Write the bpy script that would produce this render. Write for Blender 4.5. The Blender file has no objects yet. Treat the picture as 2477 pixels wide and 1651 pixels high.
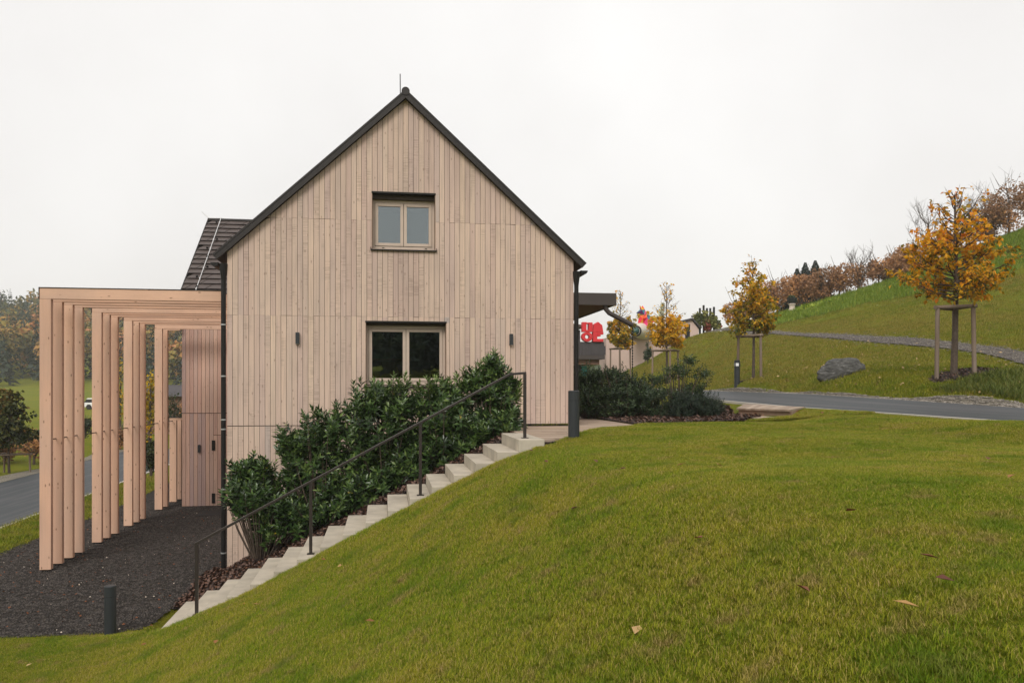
import bpy, math, random
import numpy as np
from mathutils import Vector, Matrix

# ---------------------------------------------------------------- camera, sky, sun, exposure
F, CX, HY, CZ = 2000.0, 1238.5, 940.0, 0.74            # photo: 2477 x 1651 px
TH = math.atan(306 / 2000.0)
CT, ST = math.cos(TH), math.sin(TH)
scene = bpy.context.scene
COL = scene.collection
cam_data = bpy.data.cameras.new("camera")
cam = bpy.data.objects.new("camera", cam_data)
COL.objects.link(cam)
cam.location = (0, 0, CZ)
cam.rotation_euler = (math.pi / 2, 0, -TH)
cam_data.sensor_width = 36.0
cam_data.lens = 36.0 * F / 2477.0
cam_data.shift_y = (HY - 825.5) / 2477.0
cam_data.clip_start = 0.05
cam_data.clip_end = 4000
scene.camera = cam

SUN_EL, SUN_AZ = math.radians(42), math.radians(200)     # azimuth measured clockwise from +Y
world = bpy.data.worlds.new("World")
scene.world = world
world.use_nodes = True
wn, wl = world.node_tree.nodes, world.node_tree.links
bg = wn["Background"]
sky = wn.new("ShaderNodeTexSky")
sky.sky_type = 'NISHITA'
sky.sun_disc = False
sky.sun_elevation = SUN_EL
sky.sun_rotation = SUN_AZ
sky.dust_density = 4.0
wtc = wn.new("ShaderNodeTexCoord")
wno = wn.new("ShaderNodeTexNoise")
wno.inputs["Scale"].default_value = 1.3
wno.inputs["Detail"].default_value = 5
wl.new(wtc.outputs["Generated"], wno.inputs["Vector"])
wrm = wn.new("ShaderNodeValToRGB")
wrm.color_ramp.elements[0].position = 0.3
wrm.color_ramp.elements[0].color = (0.68, 0.65, 0.63, 1)
wrm.color_ramp.elements[1].position = 0.72
wrm.color_ramp.elements[1].color = (0.92, 0.905, 0.885, 1)
wl.new(wno.outputs["Fac"], wrm.inputs["Fac"])
wsc = wn.new("ShaderNodeVectorMath")
wsc.operation = 'SCALE'
wsc.inputs["Scale"].default_value = 10.2
wl.new(wrm.outputs["Color"], wsc.inputs[0])
wmx = wn.new("ShaderNodeMixRGB")
wmx.inputs["Fac"].default_value = 0.93
wl.new(sky.outputs["Color"], wmx.inputs["Color1"])
wl.new(wsc.outputs["Vector"], wmx.inputs["Color2"])
wl.new(wmx.outputs["Color"], bg.inputs["Color"])
bg.inputs["Strength"].default_value = 0.092

sun_data = bpy.data.lights.new("sun", 'SUN')
sun_data.energy = 1.5
sun_data.angle = math.radians(25)
sun_data.color = (1.0, 0.95, 0.89)
sun = bpy.data.objects.new("sun", sun_data)
COL.objects.link(sun)
_sd = Vector((math.sin(SUN_AZ) * math.cos(SUN_EL), math.cos(SUN_AZ) * math.cos(SUN_EL), math.sin(SUN_EL)))
sun.rotation_euler = (-_sd).to_track_quat('-Z', 'Y').to_euler()
sun.location = (0, -20, 40)

scene.view_settings.view_transform = 'Standard'
scene.view_settings.look = 'None'
scene.view_settings.exposure = 0.37
scene.view_settings.gamma = 1.0
scene.render.engine = 'CYCLES'
scene.cycles.use_denoising = True
scene.cycles.max_bounces = 6
scene.cycles.diffuse_bounces = 3
scene.cycles.glossy_bounces = 3
scene.cycles.transmission_bounces = 4
scene.cycles.transparent_max_bounces = 8
scene.cycles.volume_bounces = 1

random.seed(4)
RNG = np.random.default_rng(7)

# ---------------------------------------------------------------- photo pixel -> place
def ray(px, py):
    a, b = (px - CX) / F, (HY - py) / F
    return np.array([a * CT + ST, -a * ST + CT, b])
def atD(px, py, D):
    return np.array([0, 0, CZ]) + ray(px, py) * D
def atY(px, py, Y):
    r = ray(px, py)
    return np.array([0, 0, CZ]) + r * (Y / r[1])
def atX(px, py, X):
    r = ray(px, py)
    return np.array([0, 0, CZ]) + r * (X / r[0])
def atZ(px, py, Z):
    r = ray(px, py)
    return np.array([0, 0, CZ]) + r * ((Z - CZ) / r[2])

def lin(r, g, b):
    f = lambda c: c / 12.92 if c <= 0.04045 else ((c + 0.055) / 1.055) ** 2.4
    return (f(r / 255.0), f(g / 255.0), f(b / 255.0), 1.0)

# ---------------------------------------------------------------- materials
class NT:
    def __init__(s, name):
        s.m = bpy.data.materials.new(name)
        s.m.use_nodes = True
        s.t = s.m.node_tree
        s.b = s.t.nodes["Principled BSDF"]
        s.out = s.t.nodes["Material Output"]
    def n(s, typ, **kw):
        x = s.t.nodes.new(typ)
        for k, v in kw.items():
            setattr(x, k, v)
        return x
    def l(s, a, b):
        s.t.links.new(a, b)
    def val(s, node, name, v):
        node.inputs[name].default_value = v
        return node
    def coord(s, kind="Object", scale=(1, 1, 1), rnd=False):
        if kind == "Position":
            src = s.n("ShaderNodeNewGeometry").outputs["Position"]
        else:
            src = s.n("ShaderNodeTexCoord").outputs[kind]
        mp = s.n("ShaderNodeMapping")
        mp.inputs["Scale"].default_value = scale
        s.l(src, mp.inputs["Vector"])
        if rnd:
            oi = s.n("ShaderNodeObjectInfo")
            mu = s.n("ShaderNodeMath", operation='MULTIPLY')
            mu.inputs[1].default_value = 57.0
            s.l(oi.outputs["Random"], mu.inputs[0])
            cb = s.n("ShaderNodeCombineXYZ")
            for i in range(3):
                s.l(mu.outputs[0], cb.inputs[i])
            s.l(cb.outputs[0], mp.inputs["Location"])
        return mp.outputs["Vector"]
    def noise(s, vec, scale, detail=4, rough=0.55):
        x = s.n("ShaderNodeTexNoise")
        x.inputs["Scale"].default_value = scale
        x.inputs["Detail"].default_value = detail
        x.inputs["Roughness"].default_value = rough
        s.l(vec, x.inputs["Vector"])
        return x.outputs["Fac"]
    def ramp(s, fac, stops):
        x = s.n("ShaderNodeValToRGB")
        e = x.color_ramp.elements
        e[0].position, e[0].color = stops[0]
        e[1].position, e[1].color = stops[-1]
        for p, c in stops[1:-1]:
            k = e.new(p)
            k.color = c
        s.l(fac, x.inputs["Fac"])
        return x.outputs["Color"]
    def mix(s, fac, a, b, mode='MIX'):
        x = s.n("ShaderNodeMixRGB", blend_type=mode)
        for inp, v in (("Fac", fac), ("Color1", a), ("Color2", b)):
            if hasattr(v, "default_value") or hasattr(v, "is_linked"):
                s.l(v, x.inputs[inp])
            else:
                x.inputs[inp].default_value = v
        return x.outputs["Color"]
    def bump(s, height, strength=0.3, dist=0.01):
        x = s.n("ShaderNodeBump")
        x.inputs["Strength"].default_value = strength
        x.inputs["Distance"].default_value = dist
        s.l(height, x.inputs["Height"])
        s.l(x.outputs["Normal"], s.b.inputs["Normal"])
    def color(s, c):
        if hasattr(c, "is_linked"):
            s.l(c, s.b.inputs["Base Color"])
        else:
            s.b.inputs["Base Color"].default_value = c
    def rough(s, v, spec=0.5):
        s.b.inputs["Roughness"].default_value = v
        s.b.inputs["Specular IOR Level"].default_value = spec

def grey(v):
    return (v, v, v, 1)

def m_plain(name, c, rough=0.6, var=0.15, scale=6.0, metallic=0.0, spec=0.4, bump=0.0):
    t = NT(name)
    v = t.coord("Object")
    f = t.noise(v, scale, 5)
    lo = tuple(x * (1 - var) for x in c[:3]) + (1,)
    hi = tuple(min(1, x * (1 + var)) for x in c[:3]) + (1,)
    t.color(t.ramp(f, [(0.3, lo), (0.7, hi)]))
    t.rough(rough, spec)
    t.b.inputs["Metallic"].default_value = metallic
    if bump:
        t.bump(t.noise(v, scale * 6, 4), bump, 0.01)
    return t.m

def m_wood(name, tones, grain=0.25, knots=0.5, saw=0.0, axis='Z', knot_col=(0.12, 0.05, 0.025, 1), rough=0.75):
    """planks: tone by object, grain along the plank, knots, faint saw marks"""
    t = NT(name)
    ax = {'X': 0, 'Y': 1, 'Z': 2}[axis]
    sc = [22, 22, 22]
    sc[ax] = 0.9
    oi = t.n("ShaderNodeObjectInfo")
    base = t.ramp(oi.outputs["Random"], tones)
    v = t.coord("Object", tuple(sc), rnd=True)
    g = t.noise(v, 1.6, 6, 0.6)
    gcol = t.ramp(g, [(0.25, grey(1 - grain)), (0.5, grey(1.0)), (0.8, grey(1 + grain * 0.45))])
    c = t.mix(1.0, base, gcol, 'MULTIPLY')
    # weather: slow greyish drift along a plank
    sw = [1.2, 1.2, 1.2]
    sw[ax] = 0.35
    wv = t.noise(t.coord("Object", tuple(sw), rnd=True), 1.5, 3)
    wf = t.ramp(wv, [(0.4, grey(0)), (0.75, grey(0.35))])
    c = t.mix(wf, c, (0.40, 0.34, 0.30, 1))
    if knots:
        sk = [10, 10, 10]
        sk[ax] = 4.2
        vo = t.n("ShaderNodeTexVoronoi")
        vo.inputs["Scale"].default_value = 1.0
        t.l(t.coord("Object", tuple(sk), rnd=True), vo.inputs["Vector"])
        kf = t.ramp(vo.outputs["Distance"], [(0.07, grey(knots)), (0.15, grey(0))])
        c = t.mix(kf, c, knot_col)
    if saw:
        ss = [3, 3, 3]
        ss[ax] = 55
        sv = t.noise(t.coord("Object", tuple(ss), rnd=True), 1.0, 2)
        sm = t.noise(t.coord("Object", (3, 3, 1.1), rnd=True), 1.0, 2)
        mk = t.ramp(sm, [(0.52, grey(0)), (0.62, grey(saw))])
        sf = t.ramp(sv, [(0.42, grey(0.62)), (0.55, grey(1))])
        c = t.mix(mk, c, t.mix(1.0, c, sf, 'MULTIPLY'))
    big = t.noise(t.coord("Position", (1.0, 1.0, 0.35)), 1.1, 5, 0.6)
    c = t.mix(1.0, c, t.ramp(big, [(0.3, (0.87, 0.87, 0.88, 1)), (0.55, grey(1.0)), (0.75, (1.05, 1.04, 1.02, 1))]), 'MULTIPLY')
    t.color(c)
    t.rough(rough, 0.25)
    t.bump(g, 0.25, 0.004)
    return t.m

def m_leaf(name, stops, rough=0.5, trans=0.25, spec=0.4):
    """leaves: colour by the leaf's own 'v' attribute"""
    t = NT(name)
    at = t.n("ShaderNodeAttribute", attribute_name="v")
    c = t.ramp(at.outputs["Fac"], stops)
    t.color(c)
    t.rough(rough, spec)
    if trans:
        tr = t.n("ShaderNodeBsdfTranslucent")
        t.l(c, tr.inputs["Color"])
        mx = t.n("ShaderNodeMixShader")
        mx.inputs[0].default_value = trans
        t.l(t.b.outputs[0], mx.inputs[1])
        t.l(tr.outputs[0], mx.inputs[2])
        t.l(mx.outputs[0], t.out.inputs["Surface"])
    return t.m

M = {}
M['facade'] = m_wood("facade_larch", [(0.0, lin(208, 184, 166)), (0.2, lin(196, 171, 158)), (0.4, lin(215, 191, 170)),
                                      (0.6, lin(200, 176, 164)), (0.8, lin(212, 187, 168)), (0.93, lin(206, 183, 166)), (1.0, lin(184, 172, 166))],
                     grain=0.2, knots=0.42, saw=0.5, knot_col=(0.16, 0.09, 0.06, 1))
M['wing'] = m_wood("wing_larch", [(0.0, lin(208, 172, 154)), (0.35, lin(194, 158, 144)), (0.7, lin(214, 180, 160)), (1.0, lin(182, 156, 150))],
                   grain=0.2, knots=0.35, knot_col=(0.1, 0.05, 0.035, 1))
M['glulam_post'] = m_wood("glulam_post", [(0.0, lin(224, 184, 157)), (0.5, lin(216, 174, 147)), (1.0, lin(229, 191, 164))], grain=0.1, knots=0.7)
M['glulam_beam'] = m_wood("glulam_beam", [(0.0, lin(224, 184, 157)), (0.5, lin(216, 174, 147)), (1.0, lin(229, 191, 164))], grain=0.1, knots=0.7, axis='X')
M['deck'] = m_wood("deck_plank", [(0.0, lin(176, 156, 134)), (0.5, lin(150, 130, 112)), (1.0, lin(190, 170, 150))], grain=0.25, knots=0.2, axis='X')
M['stake'] = m_wood("stake_pine", [(0.0, lin(138, 120, 102)), (1.0, lin(104, 88, 74))], grain=0.3, knots=0.4)
M['bark'] = m_plain("bark", lin(84, 72, 62), 0.9, 0.35, 14, bump=0.5)
M['dark_metal'] = m_plain("dark_bronze_metal", (0.010, 0.009, 0.0085, 1), 0.5, 0.15, 3, 0.0, 0.3)
M['rail'] = m_plain("rail_bronze", (0.028, 0.021, 0.019, 1), 0.38, 0.12, 3, 0.0, 0.6)
M['roof_metal'] = m_plain("roof_metal", lin(84, 74, 70), 0.5, 0.12, 2.5, 0.0, 0.4)
M['verge'] = m_plain("verge_metal", lin(42, 38, 36), 0.6, 0.12, 2.5, 0.0, 0.4)
M['canopy'] = m_plain("canopy_metal", lin(70, 63, 60), 0.55, 0.08, 2, 0.0, 0.4)
M['soffit'] = m_plain("soffit_wood", lin(120, 90, 74), 0.8, 0.12, 5)
M['anthracite'] = m_plain("anthracite_paint", lin(44, 48, 51), 0.5, 0.08, 4, 0.0, 0.45)
M['galv'] = m_plain("galvanised", lin(190, 192, 192), 0.4, 0.1, 9, 0.6, 0.5)
M['white_wire'] = m_plain("aluminium_wire", lin(225, 225, 225), 0.4, 0.05, 9, 0.2, 0.5)
M['backing'] = m_plain("backing_dark", (0.05, 0.035, 0.028, 1), 0.9, 0.2, 4)
M['frame'] = m_plain("window_frame_paint", lin(196, 178, 162), 0.5, 0.05, 5, 0.0, 0.4)
M['reveal'] = m_plain("reveal_board", lin(150, 126, 108), 0.7, 0.12, 6)
M['blind'] = m_plain("blind_box_brown", lin(74, 62, 54), 0.6, 0.08, 5)
M['room'] = m_plain("room_dark", (0.035, 0.033, 0.03, 1), 0.9, 0.2, 2)
M['redroom'] = m_plain("red_cabinet_paint", (0.16, 0.03, 0.025, 1), 0.7, 0.2, 2)
M['concrete'] = m_plain("step_concrete", lin(180, 171, 155), 0.85, 0.2, 2.6, bump=0.2)
M['kerb'] = m_plain("kerb_concrete", lin(196, 190, 180), 0.9, 0.12, 8, bump=0.2)
M['plaster'] = m_plain("pink_plaster", lin(206, 182, 172), 0.9, 0.04, 1.5)
M['palegreen'] = m_plain("pale_green_panel", lin(208, 224, 208), 0.6, 0.04, 1.5)
M['teal'] = m_plain("teal_panel", lin(30, 140, 135), 0.5, 0.08, 2)
M['dark_clad'] = m_plain("dark_cladding", lin(70, 66, 68), 0.7, 0.15, 2)
M['red'] = m_plain("red_steel_paint", lin(214, 48, 56), 0.45, 0.08, 3)
M['rednight'] = m_plain("dark_red_side", lin(140, 24, 34), 0.5, 0.08, 3)
M['jet'] = m_plain("worn_pale_paint", lin(216, 212, 198), 0.45, 0.12, 1.2)
M['jetdark'] = m_plain("dark_intake", (0.012, 0.013, 0.013, 1), 0.4, 0.2, 2)
M['nose'] = m_plain("green_radome", lin(50, 84, 78), 0.22, 0.15, 3, 0.0, 0.6)
M['fin'] = m_plain("pale_green_fin", lin(190, 190, 160), 0.5, 0.15, 2)
M['white'] = m_plain("white_paint", lin(235, 235, 235), 0.4, 0.04, 2)
M['tyre'] = m_plain("rubber", (0.02, 0.02, 0.02, 1), 0.8, 0.2, 5)
M['urn'] = m_plain("pale_stone", lin(205, 190, 176), 0.9, 0.2, 6, bump=0.3)
M['mat'] = m_plain("black_rubber_mat", (0.012, 0.012, 0.012, 1), 0.8, 0.2, 30)

def m_glass():
    t = NT("window_glass")
    gl = t.n("ShaderNodeBsdfGlossy")
    gl.inputs["Color"].default_value = (0.86, 0.95, 1.0, 1)
    gl.inputs["Roughness"].default_value = 0.015
    tr = t.n("ShaderNodeBsdfTransparent")
    tr.inputs["Color"].default_value = (0.55, 0.6, 0.58, 1)
    mx = t.n("ShaderNodeMixShader")
    mx.inputs[0].default_value = 0.2
    t.l(tr.outputs[0], mx.inputs[1])
    t.l(gl.outputs[0], mx.inputs[2])
    t.l(mx.outputs[0], t.out.inputs["Surface"])
    return t.m
M['glass'] = m_glass()

def m_grass_ground():
    t = NT("lawn_soil_grass")
    v = t.coord("Position")
    fine = t.noise(v, 38, 6, 0.7)
    mid = t.noise(v, 1.1, 5, 0.6)
    big = t.noise(v, 0.16, 3)
    a = t.ramp(fine, [(0.3, (0.06, 0.085, 0.007, 1)), (0.5, (0.15, 0.18, 0.012, 1)), (0.72, (0.30, 0.29, 0.025, 1))])
    b = t.ramp(fine, [(0.3, (0.08, 0.085, 0.008, 1)), (0.5, (0.21, 0.195, 0.018, 1)), (0.72, (0.38, 0.31, 0.05, 1))])
    f = t.ramp(mid, [(0.38, grey(0)), (0.66, grey(1))])
    c = t.mix(f, a, b)
    f2 = t.ramp(big, [(0.35, grey(0.0)), (0.65, grey(0.45))])
    c = t.mix(f2, c, (0.11, 0.15, 0.018, 1))
    t.color(c)
    t.rough(0.95, 0.05)
    t.bump(t.noise(v, 7, 7, 0.8), 1.0, 0.12)
    return t.m
M['ground'] = m_grass_ground()

def m_blades(dry=0.0):
    t = NT("grass_blades")
    at = t.n("ShaderNodeAttribute", attribute_name="v")
    v = t.coord("Position")
    mid = t.noise(v, 0.75, 6, 0.68)
    pat = t.noise(v, 3.6, 4, 0.6)
    a = t.ramp(at.outputs["Fac"], [(0.0, (0.055, 0.11, 0.006, 1)), (0.45, (0.165, 0.245, 0.010, 1)), (0.8, (0.37, 0.40, 0.018, 1)), (1.0, (0.50, 0.39, 0.10, 1))])
    b = t.ramp(at.outputs["Fac"], [(0.0, (0.11, 0.14, 0.008, 1)), (0.4, (0.29, 0.29, 0.018, 1)), (0.75, (0.46, 0.38, 0.05, 1)), (1.0, (0.56, 0.42, 0.16, 1))])
    d = t.ramp(at.outputs["Fac"], [(0.0, (0.16, 0.10, 0.04, 1)), (0.5, (0.34, 0.23, 0.08, 1)), (1.0, (0.55, 0.40, 0.2, 1))])
    c = t.mix(t.ramp(mid, [(0.40, grey(0)), (0.62, grey(0.9))]), a, b)
    if dry:
        bd = t.noise(v, 0.075, 4, 0.6)
        c = t.mix(t.ramp(bd, [(0.38, grey(0.15)), (0.58, grey(dry))]), c, t.mix(0.45, b, d))
    c = t.mix(t.ramp(pat, [(0.555, grey(0)), (0.72, grey(0.8))]), c, d)
    g = t.ramp(t.noise(t.coord("Position", (1, 1, 1)), 1.9, 3, 0.6), [(0.52, grey(0)), (0.68, grey(0.6))])
    c = t.mix(g, c, (0.10, 0.19, 0.008, 1))
    t.color(c)
    t.rough(0.6, 0.12)
    tr = t.n("ShaderNodeBsdfTranslucent")
    t.l(c, tr.inputs["Color"])
    mx = t.n("ShaderNodeMixShader")
    mx.inputs[0].default_value = 0.3
    t.l(t.b.outputs[0], mx.inputs[1])
    t.l(tr.outputs[0], mx.inputs[2])
    t.l(mx.outputs[0], t.out.inputs["Surface"])
    return t.m
M['blades'] = m_blades()
M['hill_blades'] = m_blades(0.85)

def m_gravel(name, c0, c1, c2, scale=60, light=0.03):
    t = NT(name)
    v = t.coord("Position")
    vo = t.n("ShaderNodeTexVoronoi")
    vo.inputs["Scale"].default_value = scale
    t.l(v, vo.inputs["Vector"])
    c = t.ramp(t.noise(vo.outputs["Position"] if "Position" in vo.outputs else v, 40, 1), [(0.3, c0), (0.5, c1), (0.7, c2)])
    c = t.mix(t.ramp(t.noise(v, 0.9, 4), [(0.35, grey(0.35)), (0.7, grey(0))]), c, c0)
    t.color(c)
    t.rough(0.9, 0.2)
    t.bump(vo.outputs["Distance"], 0.9, 0.03)
    return t.m
M['gravel'] = m_gravel("lava_gravel", (0.022, 0.0185, 0.016, 1), (0.048, 0.040, 0.034, 1), (0.088, 0.074, 0.063, 1))
M['path'] = m_gravel("path_gravel", (0.06, 0.052, 0.047, 1), (0.12, 0.105, 0.096, 1), (0.24, 0.22, 0.2, 1), 30)
M['pebble_bed'] = m_gravel("pale_pebble_strip", (0.10, 0.09, 0.065, 1), (0.26, 0.23, 0.18, 1), (0.5, 0.45, 0.37, 1), 55)
M['mulch'] = m_gravel("bark_mulch", (0.010, 0.007, 0.006, 1), (0.026, 0.017, 0.013, 1), (0.06, 0.035, 0.026, 1), 26)

def m_asphalt():
    t = NT("asphalt")
    v = t.coord("Position")
    f = t.noise(v, 60, 4, 0.7)
    st = t.noise(t.coord("Position", (3.2, 0.12, 1)), 1.0, 5, 0.65)
    a = t.ramp(f, [(0.3, (0.045, 0.046, 0.05, 1)), (0.7, (0.085, 0.086, 0.092, 1))])
    c = t.mix(t.ramp(st, [(0.40, grey(0)), (0.52, grey(0.85))]), a, (0.026, 0.034, 0.037, 1))
    t.color(c)
    t.rough(0.62, 0.4)
    t.bump(f, 0.3, 0.01)
    return t.m
M['asphalt'] = m_asphalt()

def m_rock():
    t = NT("boulder_rock")
    v = t.coord("Object", (3, 3, 9))
    f = t.noise(v, 2.2, 7, 0.65)
    t.color(t.ramp(f, [(0.3, (0.035, 0.035, 0.033, 1)), (0.55, (0.105, 0.104, 0.098, 1)), (0.75, (0.24, 0.235, 0.22, 1))]))
    t.rough(0.85, 0.3)
    t.bump(f, 0.7, 0.06)
    return t.m
M['rock'] = m_rock()

M['laurel'] = m_leaf("laurel_leaf", [(0.0, (0.022, 0.046, 0.013, 1)), (0.5, (0.05, 0.10, 0.024, 1)), (0.88, (0.11, 0.18, 0.045, 1)), (0.97, (0.17, 0.24, 0.06, 1)), (1.0, (0.5, 0.38, 0.03, 1))],
                     rough=0.3, trans=0.12, spec=0.6)
M['boxwood'] = m_leaf("hedge_leaf", [(0.0, (0.018, 0.034, 0.016, 1)), (0.6, (0.042, 0.072, 0.028, 1)), (1.0, (0.085, 0.13, 0.045, 1))], rough=0.4, trans=0.12)
M['openshrub'] = m_leaf("shrub_leaf", [(0.0, (0.02, 0.045, 0.016, 1)), (0.6, (0.05, 0.085, 0.026, 1)), (1.0, (0.13, 0.16, 0.045, 1))], rough=0.4, trans=0.2)
M['needles'] = m_leaf("needles", [(0.0, (0.009, 0.02, 0.012, 1)), (0.6, (0.018, 0.036, 0.018, 1)), (1.0, (0.035, 0.055, 0.022, 1))], rough=0.6, trans=0.0)
M['maple'] = m_leaf("maple_leaf", [(0.0, (0.09, 0.10, 0.014, 1)), (0.22, (0.24, 0.20, 0.015, 1)), (0.42, (0.66, 0.36, 0.012, 1)), (0.8, (0.92, 0.44, 0.015, 1)), (1.0, (0.72, 0.22, 0.015, 1))], rough=0.5, trans=0.45)
M['mapleyellow'] = m_leaf("yellow_maple_leaf", [(0.0, (0.25, 0.2, 0.02, 1)), (0.3, (0.72, 0.46, 0.02, 1)), (0.75, (0.95, 0.55, 0.03, 1)), (1.0, (0.9, 0.38, 0.02, 1))], rough=0.5, trans=0.45)
M['mapleolive'] = m_leaf("olive_maple_leaf", [(0.0, (0.07, 0.10, 0.012, 1)), (0.34, (0.30, 0.25, 0.02, 1)), (0.65, (0.74, 0.46, 0.02, 1)), (1.0, (0.85, 0.38, 0.02, 1))], rough=0.5, trans=0.45)
M['greenleaf'] = m_leaf("late_green_leaf", [(0.0, (0.02, 0.035, 0.012, 1)), (0.5, (0.06, 0.075, 0.018, 1)), (0.85, (0.13, 0.12, 0.025, 1)), (1.0, (0.25, 0.13, 0.03, 1))], rough=0.55, trans=0.3)
M['rust'] = m_leaf("rust_leaf", [(0.0, (0.13, 0.085, 0.05, 1)), (0.5, (0.34, 0.185, 0.095, 1)), (1.0, (0.58, 0.29, 0.11, 1))], rough=0.7, trans=0.25)
M['twig'] = m_plain("twig_grey", (0.12, 0.10, 0.09, 1), 0.9, 0.2, 5)
M['forest'] = m_leaf("forest_leaf", [(0.0, (0.025, 0.04, 0.028, 1)), (0.3, (0.05, 0.075, 0.036, 1)), (0.5, (0.13, 0.13, 0.04, 1)), (0.66, (0.31, 0.23, 0.05, 1)), (0.82, (0.45, 0.22, 0.065, 1)), (1.0, (0.42, 0.17, 0.08, 1))], rough=0.8, trans=0.15)
M['conifer'] = m_leaf("conifer_needles", [(0.0, (0.008, 0.022, 0.018, 1)), (1.0, (0.024, 0.045, 0.032, 1))], rough=0.7, trans=0.0)
M['creeper'] = m_leaf("creeper_leaf", [(0.0, (0.06, 0.08, 0.02, 1)), (0.5, (0.2, 0.21, 0.05, 1)), (0.85, (0.36, 0.33, 0.09, 1)), (1.0, (0.35, 0.08, 0.05, 1))], rough=0.6, trans=0.3)
M['fallen'] = m_leaf("fallen_leaf_skin", [(0.0, (0.09, 0.028, 0.02, 1)), (0.35, (0.22, 0.08, 0.03, 1)), (0.7, (0.42, 0.22, 0.06, 1)), (1.0, (0.62, 0.45, 0.24, 1))], rough=0.7, trans=0.15)
M['chips'] = m_leaf("bark_chip", [(0.0, (0.012, 0.008, 0.007, 1)), (0.6, (0.04, 0.022, 0.016, 1)), (0.92, (0.10, 0.05, 0.032, 1)), (1.0, (0.30, 0.12, 0.06, 1))], rough=0.6, trans=0.0, spec=0.5)
M['stones'] = m_leaf("gravel_stone", [(0.0, (0.016, 0.0135, 0.012, 1)), (0.7, (0.056, 0.047, 0.041, 1)), (0.965, (0.11, 0.094, 0.081, 1)), (0.985, (0.55, 0.53, 0.5, 1)), (1.0, (0.7, 0.68, 0.64, 1))], rough=0.75, trans=0.0)
M['palestones'] = m_leaf("pale_stone_piece", [(0.0, (0.12, 0.11, 0.095, 1)), (0.6, (0.38, 0.34, 0.29, 1)), (0.88, (0.66, 0.6, 0.52, 1)), (1.0, (0.62, 0.34, 0.12, 1))], rough=0.8, trans=0.0)
M['mound'] = m_leaf("shaggy_grass", [(0.0, (0.045, 0.075, 0.012, 1)), (0.7, (0.12, 0.165, 0.02, 1)), (1.0, (0.26, 0.24, 0.06, 1))], rough=0.7, trans=0.2)
M['longgrass'] = m_leaf("long_grass", [(0.0, (0.13, 0.21, 0.015, 1)), (0.7, (0.29, 0.40, 0.03, 1)), (1.0, (0.42, 0.44, 0.06, 1))], rough=0.6, trans=0.25)
FOXC = [m_plain("fox_paint_%d" % i, lin(*c), 0.35, 0.05, 2) for i, c in enumerate([(226, 40, 50), (236, 62, 130), (20, 120, 140), (240, 180, 40), (30, 60, 80), (240, 110, 60), (120, 190, 90), (90, 40, 90), (240, 235, 230)])]

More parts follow.
